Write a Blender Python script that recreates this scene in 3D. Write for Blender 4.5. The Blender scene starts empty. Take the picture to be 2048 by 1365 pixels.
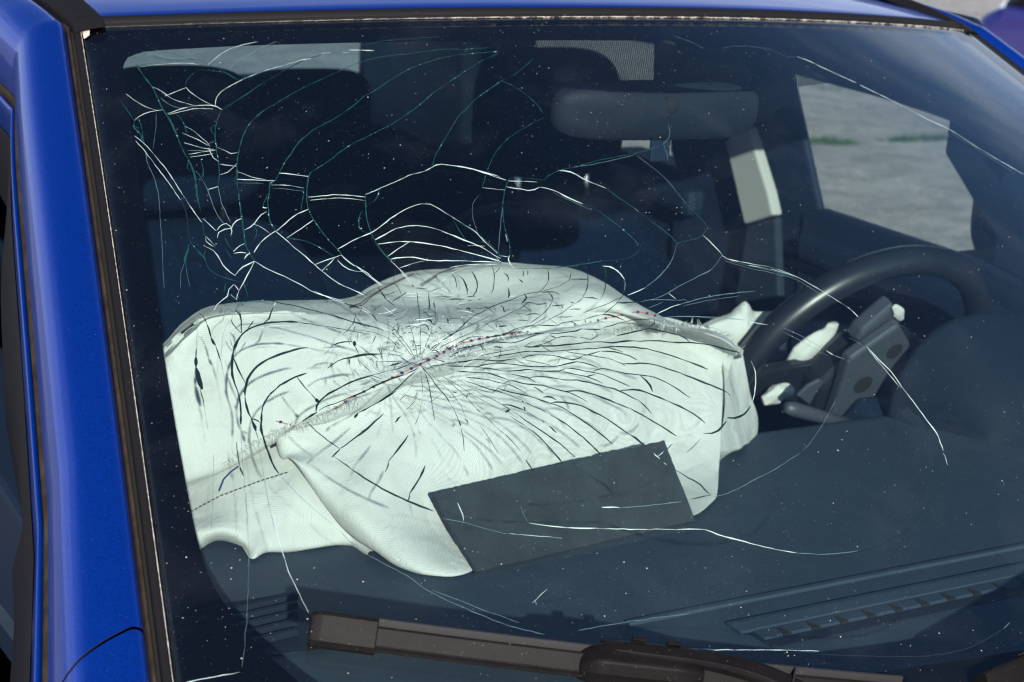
import bpy, math, random
import numpy as np
random.seed(7); rng = np.random.default_rng(7)
sc = bpy.context.scene
COL = sc.collection
# ------------------------------------------------------------------ camera
cam_d = bpy.data.cameras.new("camera"); cam = bpy.data.objects.new("camera", cam_d); COL.objects.link(cam)
sc.camera = cam
CP = np.array([-1.0793, -0.8179, 0.5552]); YAW, PIT, ROL, FPX = 0.5531, 0.2540, 0.0569, 3670.4
_F = np.array([math.sin(YAW)*math.cos(PIT), math.cos(YAW)*math.cos(PIT), -math.sin(PIT)])
_R = np.cross(_F, [0, 0, 1.]); _R /= np.linalg.norm(_R); _U = np.cross(_R, _F)
_R2 = _R*math.cos(ROL)+_U*math.sin(ROL); _U2 = -_R*math.sin(ROL)+_U*math.cos(ROL)
from mathutils import Matrix, Vector
cam.matrix_world = Matrix(((_R2[0], _U2[0], -_F[0], CP[0]), (_R2[1], _U2[1], -_F[1], CP[1]), (_R2[2], _U2[2], -_F[2], CP[2]), (0, 0, 0, 1)))
cam_d.sensor_width = 36.0; cam_d.lens = FPX/2048*36.0
cam_d.clip_start = 0.05; cam_d.clip_end = 2000
cam_d.dof.use_dof = True; cam_d.dof.focus_distance = 1.42; cam_d.dof.aperture_fstop = 13.0
# ------------------------------------------------------------------ light
SUN = Vector((-0.335, -0.85, 0.325)).normalized()
elev = math.asin(SUN.z); azim = math.atan2(SUN.x, SUN.y)
w = bpy.data.worlds.new("World"); sc.world = w; w.use_nodes = True
nt = w.node_tree; nt.nodes.clear()
sky = nt.nodes.new("ShaderNodeTexSky"); sky.sky_type = 'NISHITA'; sky.sun_disc = False
sky.sun_elevation = elev; sky.sun_rotation = azim; sky.air_density = 1.0; sky.dust_density = 0.15; sky.ozone_density = 4.0; sky.altitude = 1500
tc = nt.nodes.new("ShaderNodeTexCoord")
CLX, CLY = 0.35, 0.1
# cirrus layer: direction projected on a flat cloud deck, thicker towards the horizon
L = nt.links.new
sx_ = nt.nodes.new("ShaderNodeSeparateXYZ"); L(tc.outputs['Generated'], sx_.inputs[0])
def wm(op, a, b=None):
    n = nt.nodes.new("ShaderNodeMath"); n.operation = op
    for i, q in enumerate((a, b)):
        if q is None: continue
        if isinstance(q, (int, float)): n.inputs[i].default_value = q
        else: L(q, n.inputs[i])
    return n.outputs[0]
zz_ = wm('ADD', wm('MAXIMUM', sx_.outputs['Z'], 0.0), 0.14)
cv_ = nt.nodes.new("ShaderNodeCombineXYZ"); L(wm('DIVIDE', sx_.outputs['X'], zz_), cv_.inputs[0]); L(wm('DIVIDE', sx_.outputs['Y'], zz_), cv_.inputs[1])
mp = nt.nodes.new("ShaderNodeMapping"); mp.inputs['Scale'].default_value = (0.55, 1.25, 1.0); mp.inputs['Rotation'].default_value = (0, 0, 0.75); mp.inputs['Location'].default_value = (CLX, CLY, 0)
nz = nt.nodes.new("ShaderNodeTexNoise"); nz.inputs['Scale'].default_value = 1.2; nz.inputs['Detail'].default_value = 9; nz.inputs['Roughness'].default_value = 0.55; nz.inputs['Distortion'].default_value = 0.35
L(cv_.outputs[0], mp.inputs['Vector']); L(mp.outputs['Vector'], nz.inputs['Vector'])
cov = nt.nodes.new("ShaderNodeMapRange"); cov.inputs['From Min'].default_value = 0.10; cov.inputs['From Max'].default_value = 0.80; cov.inputs['To Min'].default_value = 0.23; cov.inputs['To Max'].default_value = -0.17
L(sx_.outputs['Z'], cov.inputs['Value'])
rp = nt.nodes.new("ShaderNodeValToRGB"); rp.color_ramp.elements[0].position = 0.50; rp.color_ramp.elements[1].position = 0.80
L(wm('ADD', nz.outputs['Fac'], cov.outputs[0]), rp.inputs['Fac'])
mx = nt.nodes.new("ShaderNodeMix"); mx.data_type = 'RGBA'; mx.inputs['B'].default_value = (6.8, 7.1, 7.8, 1)
bg = nt.nodes.new("ShaderNodeBackground"); bg.inputs['Strength'].default_value = 0.10
wo = nt.nodes.new("ShaderNodeOutputWorld")
L(wm('MULTIPLY', rp.outputs['Color'], wm('GREATER_THAN', sx_.outputs['Z'], 0.0)), mx.inputs['Factor']); L(sky.outputs['Color'], mx.inputs['A']); L(mx.outputs['Result'], bg.inputs['Color']); L(bg.outputs['Background'], wo.inputs['Surface'])
sun_d = bpy.data.lights.new("sun", 'SUN'); sun_d.energy = 4.6; sun_d.angle = math.radians(0.53); sun_d.color = (1.0, 0.955, 0.88)
sun = bpy.data.objects.new("sun", sun_d); COL.objects.link(sun)
sun.rotation_euler = SUN.to_track_quat('Z', 'Y').to_euler()
vs = sc.view_settings; vs.view_transform = 'Standard'; vs.look = 'None'; vs.exposure = 0.55; vs.gamma = 1.0; vs.use_curve_mapping = False
cy = sc.cycles
cy.max_bounces = 9; cy.transparent_max_bounces = 40; cy.diffuse_bounces = 4; cy.glossy_bounces = 5; cy.transmission_bounces = 8
cy.caustics_reflective = False; cy.caustics_refractive = False; cy.sample_clamp_indirect = 6.0
cy.use_denoising = True
cy.filter_width = 1.3
# ------------------------------------------------------------------ traced data
FRIT = [[-0.9498, 0.8988], [-0.9527, 0.8079], [-0.9572, 0.6521], [-0.9591, 0.5632], [-0.962, 0.4741], [-0.9621, 0.3791], [-0.961, 0.3085], [-0.9595, 0.2583], [-0.9571, 0.226], [-0.9507, 0.197], [-0.9395, 0.1696], [-0.9228, 0.1405], [-0.9047, 0.1168], [-0.883, 0.0919], [-0.8534, 0.0656], [-0.8062, 0.042], [-0.7283, 0.0315], [-0.5815, 0.042], [-0.4112, 0.0554], [-0.2875, 0.0561], [-0.141, 0.0534], [0.2079, 0.0371], [0.6352, -0.0027]]
FRITTOP = [[-0.948, 0.9255], [-0.9367, 0.9434], [-0.9145, 0.9511], [-0.8812, 0.9535], [-0.7684, 0.9565], [-0.5965, 0.9563], [-0.3429, 0.9543], [-0.0543, 0.9516], [0.3001, 0.951], [0.5953, 0.9439], [0.8223, 0.9342]]
DOTS = [[-0.4091, 0.9545], [-0.3794, 0.9446], [-0.3515, 0.9236], [-0.3228, 0.8969], [-0.2933, 0.8725], [-0.2579, 0.858], [-0.1998, 0.8498], [-0.0896, 0.8445], [0.0435, 0.8443], [0.1455, 0.8462], [0.1846, 0.8521], [0.2175, 0.8677], [0.2354, 0.8892], [0.2516, 0.9133], [0.2864, 0.9497]]
BAG_TOP = [[[-0.5719, 0.64, -0.07], [-0.5218, 0.68, -0.07], [-0.4998, 0.69, -0.07], [-0.4678, 0.7, -0.07], [-0.396, 0.72, -0.07], [-0.3196, 0.73, -0.07], [-0.2831, 0.74, -0.07], [-0.2346, 0.74, -0.07], [-0.1844, 0.74, -0.07], [-0.1327, 0.73, -0.07], [-0.0797, 0.72, -0.07], [-0.056, 0.7, -0.07], [-0.0375, 0.67, -0.07], [-0.0226, 0.635, -0.07], [0.0285, 0.64, -0.07], [0.0534, 0.63, -0.07], [0.0736, 0.625, -0.07]], [[-0.5719, 0.635, 0.0886], [-0.5218, 0.675, 0.1046], [-0.4998, 0.685, 0.1205], [-0.4678, 0.695, 0.1307], [-0.396, 0.715, 0.1244], [-0.3196, 0.725, 0.1192], [-0.2831, 0.735, 0.1271], [-0.2346, 0.735, 0.1367], [-0.1844, 0.735, 0.1394], [-0.1327, 0.725, 0.1382], [-0.0797, 0.715, 0.1339], [-0.056, 0.695, 0.1259], [-0.0375, 0.665, 0.1102], [-0.0226, 0.63, 0.0969], [0.0285, 0.635, 0.0838], [0.0534, 0.625, 0.0748], [0.0736, 0.62, 0.0586]], [[-0.5769, 0.61, 0.1186], [-0.5268, 0.65, 0.1346], [-0.5048, 0.66, 0.1505], [-0.4728, 0.67, 0.1607], [-0.401, 0.69, 0.1544], [-0.3246, 0.7, 0.1492], [-0.2881, 0.71, 0.1571], [-0.2396, 0.71, 0.1667], [-0.1894, 0.71, 0.1694], [-0.1377, 0.7, 0.1682], [-0.0847, 0.69, 0.1639], [-0.061, 0.67, 0.1559], [-0.0425, 0.64, 0.1402], [-0.0276, 0.605, 0.1269], [0.0235, 0.61, 0.1138], [0.0484, 0.6, 0.1048], [0.0686, 0.595, 0.0886]], [[-0.5927, 0.565, 0.126], [-0.5437, 0.605, 0.1418], [-0.5213, 0.615, 0.1553], [-0.4911, 0.625, 0.1646], [-0.4255, 0.635, 0.1598], [-0.3515, 0.645, 0.1527], [-0.3106, 0.66, 0.1507], [-0.2655, 0.66, 0.1473], [-0.2165, 0.66, 0.1471], [-0.1638, 0.655, 0.1518], [-0.1194, 0.635, 0.1581], [-0.0975, 0.615, 0.1561], [-0.0738, 0.595, 0.145], [-0.0605, 0.56, 0.1375], [0.0198, 0.605, 0.1138], [0.0445, 0.595, 0.1053], [0.0687, 0.595, 0.0875]], [[-0.5747, 0.61, 0.1053], [-0.5333, 0.63, 0.1291], [-0.5101, 0.64, 0.1424], [-0.4849, 0.64, 0.1574], [-0.4277, 0.63, 0.1584], [-0.3639, 0.62, 0.1568], [-0.326, 0.615, 0.1531], [-0.2925, 0.61, 0.1498], [-0.2501, 0.61, 0.1435], [-0.2067, 0.61, 0.1401], [-0.1568, 0.61, 0.141], [-0.0996, 0.61, 0.1415], [-0.0697, 0.6, 0.1375], [-0.0382, 0.59, 0.1263], [0.0008, 0.58, 0.119], [0.0329, 0.58, 0.1075], [0.0649, 0.59, 0.0865]], [[-0.5684, 0.615, 0.0767], [-0.5323, 0.625, 0.1012], [-0.5062, 0.62, 0.1225], [-0.4762, 0.615, 0.1345], [-0.4383, 0.605, 0.1382], [-0.3754, 0.595, 0.1399], [-0.3383, 0.59, 0.1416], [-0.3055, 0.585, 0.142], [-0.261, 0.59, 0.137], [-0.2152, 0.595, 0.1338], [-0.1625, 0.6, 0.1326], [-0.1021, 0.605, 0.1314], [-0.0655, 0.605, 0.1284], [-0.0269, 0.605, 0.1202], [0.0202, 0.605, 0.1096], [0.0529, 0.605, 0.0979], [0.0813, 0.61, 0.0788]], [[-0.5639, 0.615, 0.0448], [-0.5307, 0.62, 0.071], [-0.5031, 0.615, 0.083], [-0.475, 0.605, 0.0965], [-0.4396, 0.6, 0.1034], [-0.3988, 0.595, 0.1076], [-0.3597, 0.585, 0.1157], [-0.3074, 0.58, 0.1261], [-0.2633, 0.585, 0.128], [-0.2178, 0.59, 0.1285], [-0.1621, 0.6, 0.1276], [-0.0984, 0.61, 0.1264], [-0.0547, 0.62, 0.1234], [-0.0124, 0.625, 0.1167], [0.0391, 0.63, 0.106], [0.0765, 0.635, 0.091], [0.1097, 0.645, 0.0671]], [[-0.5593, 0.615, 0.0148], [-0.5263, 0.61, 0.0244], [-0.4971, 0.605, 0.0352], [-0.4689, 0.595, 0.0523], [-0.4431, 0.59, 0.0668], [-0.4097, 0.58, 0.0775], [-0.3834, 0.575, 0.0895], [-0.3469, 0.57, 0.1033], [-0.315, 0.565, 0.1154], [-0.2716, 0.57, 0.1241], [-0.232, 0.575, 0.1278], [-0.1717, 0.585, 0.1297], [-0.1053, 0.6, 0.1294], [-0.0321, 0.62, 0.1267], [0.0333, 0.64, 0.1109], [0.0851, 0.655, 0.0917], [0.1275, 0.67, 0.064]], [[-0.5541, 0.623, 0.0046], [-0.5186, 0.62, 0.0091], [-0.4933, 0.614, 0.0226], [-0.4649, 0.604, 0.0398], [-0.435, 0.599, 0.054], [-0.4046, 0.59, 0.0634], [-0.3779, 0.585, 0.074], [-0.3412, 0.58, 0.0883], [-0.3088, 0.575, 0.1], [-0.2655, 0.579, 0.1061], [-0.2261, 0.583, 0.108], [-0.1651, 0.593, 0.1086], [-0.0988, 0.607, 0.106], [-0.0264, 0.625, 0.1023], [0.0372, 0.643, 0.0945], [0.0876, 0.657, 0.0823], [0.1295, 0.672, 0.0594]]]
BAG_LOW = [[[-0.4021, 0.685, 0.0337], [-0.4301, 0.64, 0.0397], [-0.3804, 0.63, 0.0513], [-0.3478, 0.625, 0.0611], [-0.2839, 0.62, 0.0848], [-0.1973, 0.63, 0.091], [-0.1054, 0.64, 0.0926], [-0.0004, 0.66, 0.086], [0.0756, 0.675, 0.0756], [0.1062, 0.68, 0.0716]], [[-0.4115, 0.647, 0.0518], [-0.4395, 0.602, 0.0578], [-0.4, 0.592, 0.0702], [-0.3683, 0.587, 0.0812], [-0.3058, 0.581, 0.1047], [-0.2228, 0.589, 0.1129], [-0.1309, 0.603, 0.1139], [-0.0225, 0.631, 0.1057], [0.0537, 0.648, 0.094], [0.0888, 0.656, 0.083]], [[-0.4116, 0.633, 0.0357], [-0.4396, 0.588, 0.0417], [-0.4059, 0.574, 0.0521], [-0.374, 0.568, 0.0623], [-0.3149, 0.562, 0.0818], [-0.2323, 0.57, 0.0842], [-0.1433, 0.58, 0.0818], [-0.0393, 0.603, 0.0741], [0.0366, 0.622, 0.0723], [0.076, 0.635, 0.0717]], [[-0.4115, 0.61, 0.0369], [-0.4395, 0.565, 0.0429], [-0.4105, 0.55, 0.0371], [-0.3803, 0.543, 0.0425], [-0.3214, 0.538, 0.0531], [-0.2453, 0.545, 0.0564], [-0.1572, 0.555, 0.0533], [-0.054, 0.578, 0.043], [0.0195, 0.595, 0.0433], [0.0603, 0.61, 0.0402]], [[-0.3936, 0.595, 0.005], [-0.4216, 0.55, 0.011], [-0.4099, 0.515, 0.0143], [-0.3813, 0.51, 0.0166], [-0.3222, 0.515, 0.0209], [-0.2545, 0.525, 0.016], [-0.1635, 0.54, 0.0093], [-0.063, 0.56, 0.0032], [-0.0002, 0.57, 0.0056], [0.0345, 0.575, 0.0079]], [[-0.3759, 0.57, -0.0212], [-0.4039, 0.525, -0.0152], [-0.4, 0.49, -0.008], [-0.3766, 0.48, -0.0034], [-0.3255, 0.488, -0.009], [-0.2706, 0.495, -0.0099], [-0.1842, 0.505, -0.0158], [-0.0856, 0.525, -0.0184], [-0.0189, 0.535, -0.0176], [0.0116, 0.545, -0.0142]], [[-0.3595, 0.5344, -0.033], [-0.3875, 0.4894, -0.027], [-0.3814, 0.4595, -0.027], [-0.3661, 0.4408, -0.027], [-0.3427, 0.4333, -0.027], [-0.2939, 0.4537, -0.027], [-0.2095, 0.4643, -0.027], [-0.1195, 0.4756, -0.027], [-0.0676, 0.4759, -0.027], [-0.0237, 0.503, -0.027]], [[-0.3495, 0.5744, -0.037], [-0.3775, 0.5294, -0.031], [-0.3714, 0.4995, -0.031], [-0.3561, 0.4808, -0.031], [-0.3327, 0.4733, -0.031], [-0.2839, 0.4937, -0.031], [-0.1995, 0.5043, -0.031], [-0.1095, 0.5156, -0.031], [-0.0576, 0.5159, -0.031], [-0.0137, 0.543, -0.031]]]
BAG_SIDE = [[[0.067, 0.63, 0.084], [0.0897, 0.64, 0.0762], [0.111, 0.645, 0.0681]], [[0.0619, 0.612, 0.0395], [0.0992, 0.635, 0.032], [0.1326, 0.655, 0.0214]], [[0.0513, 0.596, 0.0184], [0.1019, 0.63, 0.0018], [0.1577, 0.67, -0.012]], [[0.0364, 0.577, 0.0045], [0.0923, 0.615, -0.0163], [0.154, 0.665, -0.0324]], [[0.0248, 0.562, -0.0054], [0.0732, 0.6, -0.0192], [0.1211, 0.64, -0.0289]], [[0.0348, 0.5920000000000001, -0.032], [0.0832, 0.63, -0.032], [0.1311, 0.67, -0.032]]]
BAG_FLAP = [[[-0.5452, 0.635, 0.0063], [-0.5102, 0.63, 0.0112], [-0.4862, 0.62, 0.0244], [-0.4506, 0.615, 0.0379], [-0.4143, 0.61, 0.0459], [-0.3856, 0.585, 0.0135], [-0.3693, 0.565, -0.02]], [[-0.5556, 0.6, -0.0103], [-0.5232, 0.59, -0.0069], [-0.4984, 0.578, 0.0052], [-0.4648, 0.57, 0.0138], [-0.4315, 0.56, 0.0159], [-0.3968, 0.55, -0.011], [-0.3789, 0.54, -0.0312]], [[-0.5607, 0.58, -0.0185], [-0.5296, 0.57, -0.0136], [-0.5076, 0.555, -0.0061], [-0.4776, 0.55, -0.0078], [-0.4376, 0.545, -0.009], [-0.3965, 0.54, -0.0178], [-0.3788, 0.535, -0.0341]], [[-0.5639, 0.5711, -0.027], [-0.5251, 0.5763, -0.027], [-0.5043, 0.5792, -0.027], [-0.4937, 0.5568, -0.027], [-0.4914, 0.5319, -0.027], [-0.4693, 0.5415, -0.027], [-0.4268, 0.5365, -0.027], [-0.3949, 0.5376, -0.027], [-0.3934, 0.5045, -0.027]], [[-0.5589, 0.6011000000000001, -0.031], [-0.5201, 0.6063000000000001, -0.031], [-0.49929999999999997, 0.6092000000000001, -0.031], [-0.4887, 0.5868, -0.031], [-0.4864, 0.5619000000000001, -0.031], [-0.4643, 0.5715, -0.031], [-0.4218, 0.5665, -0.031], [-0.38989999999999997, 0.5676, -0.031], [-0.3884, 0.5345, -0.031]]]
CARD = [[-0.3328, 0.4293, -0.0275], [-0.0807, 0.4596, -0.0275], [-0.0942, 0.5, 0.0404], [-0.3414, 0.498, 0.0221]]
THREAD = [[[-0.4279, 0.5855, 0.066], [-0.4247, 0.5835, 0.0685]], [[-0.3999, 0.5755, 0.0814], [-0.3977, 0.575, 0.0829], [-0.3955, 0.5746, 0.0844], [-0.3933, 0.5743, 0.0858], [-0.3911, 0.5739, 0.0872], [-0.3889, 0.5737, 0.0886], [-0.3866, 0.5734, 0.09], [-0.3843, 0.5732, 0.0915], [-0.3815, 0.5728, 0.0927], [-0.3788, 0.5724, 0.0939], [-0.376, 0.572, 0.0951], [-0.3732, 0.5717, 0.0962], [-0.3703, 0.5714, 0.0974], [-0.3675, 0.571, 0.0986], [-0.365, 0.5708, 0.0997], [-0.3625, 0.5705, 0.1007], [-0.36, 0.5702, 0.1018], [-0.3575, 0.5699, 0.1028], [-0.355, 0.5696, 0.1039], [-0.3525, 0.5693, 0.1049], [-0.35, 0.569, 0.106], [-0.3475, 0.5687, 0.1071], [-0.345, 0.5684, 0.1081], [-0.3423, 0.568, 0.1093], [-0.3396, 0.5676, 0.1105], [-0.337, 0.5672, 0.1117], [-0.3343, 0.5668, 0.1129], [-0.3315, 0.5664, 0.114], [-0.3288, 0.5662, 0.1152], [-0.3259, 0.5661, 0.1163], [-0.323, 0.5661, 0.1173], [-0.32, 0.5663, 0.1183], [-0.3168, 0.5665, 0.1194], [-0.3135, 0.5669, 0.1203], [-0.31, 0.5675, 0.1213], [-0.3066, 0.5681, 0.1222], [-0.3031, 0.5689, 0.123], [-0.2996, 0.5699, 0.1239], [-0.2959, 0.5712, 0.1247], [-0.2922, 0.5727, 0.1255], [-0.2882, 0.5744, 0.1262], [-0.2842, 0.5764, 0.1268], [-0.28, 0.5785, 0.1274], [-0.2752, 0.5807, 0.128], [-0.2706, 0.5824, 0.1288], [-0.267, 0.5832, 0.1291], [-0.2634, 0.5837, 0.1295], [-0.2599, 0.5843, 0.1298], [-0.2563, 0.5848, 0.1301], [-0.2528, 0.5854, 0.1305], [-0.2493, 0.5859, 0.1308], [-0.2454, 0.5863, 0.1309], [-0.2415, 0.5868, 0.131], [-0.2375, 0.5874, 0.1311], [-0.2336, 0.5879, 0.1312], [-0.2295, 0.5885, 0.1313], [-0.2255, 0.5892, 0.1313], [-0.2215, 0.5898, 0.1312], [-0.2174, 0.5904, 0.1311], [-0.2133, 0.591, 0.131], [-0.2092, 0.5917, 0.1309], [-0.2051, 0.5923, 0.1308], [-0.2009, 0.593, 0.1307], [-0.1972, 0.5936, 0.1306], [-0.1934, 0.5942, 0.1305], [-0.1896, 0.5948, 0.1304], [-0.1858, 0.5953, 0.1303], [-0.182, 0.5959, 0.1302], [-0.1782, 0.5965, 0.1301], [-0.1743, 0.597, 0.13], [-0.1705, 0.5975, 0.1299], [-0.1668, 0.598, 0.13], [-0.163, 0.5984, 0.1301], [-0.1592, 0.5987, 0.1302], [-0.1555, 0.5991, 0.1303], [-0.1518, 0.5994, 0.1304], [-0.148, 0.5997, 0.1305], [-0.1443, 0.6001, 0.1306], [-0.1402, 0.6004, 0.1307], [-0.1361, 0.6007, 0.1309], [-0.132, 0.601, 0.1311], [-0.1279, 0.6013, 0.1312], [-0.1238, 0.6017, 0.1314], [-0.1197, 0.602, 0.1316], [-0.1162, 0.6022, 0.1319], [-0.1127, 0.6024, 0.1323], [-0.1092, 0.6027, 0.1327], [-0.1056, 0.603, 0.133], [-0.1021, 0.6033, 0.1334], [-0.0985, 0.6035, 0.1337], [-0.095, 0.6038, 0.1341], [-0.0913, 0.6039, 0.1345], [-0.0875, 0.6039, 0.1349], [-0.0839, 0.6038, 0.1353], [-0.0804, 0.6036, 0.1358], [-0.077, 0.603, 0.1363], [-0.0741, 0.6019, 0.137], [-0.0727, 0.5987, 0.1384], [-0.0785, 0.5852, 0.1427], [-0.0762, 0.5835, 0.1431], [-0.0738, 0.582, 0.1435], [-0.0714, 0.5804, 0.1438], [-0.0699, 0.577, 0.1436], [-0.0673, 0.5751, 0.143], [-0.0638, 0.5744, 0.142], [-0.0595, 0.5749, 0.1406]], [[-0.4474, 0.5892, 0.073], [-0.4443, 0.5881, 0.0721], [-0.4411, 0.5871, 0.0711], [-0.4378, 0.5861, 0.0701], [-0.4348, 0.5854, 0.0689], [-0.4315, 0.5851, 0.0676]], [[0.0254, 0.6337, 0.1126], [0.032, 0.6373, 0.1118]]]
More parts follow.
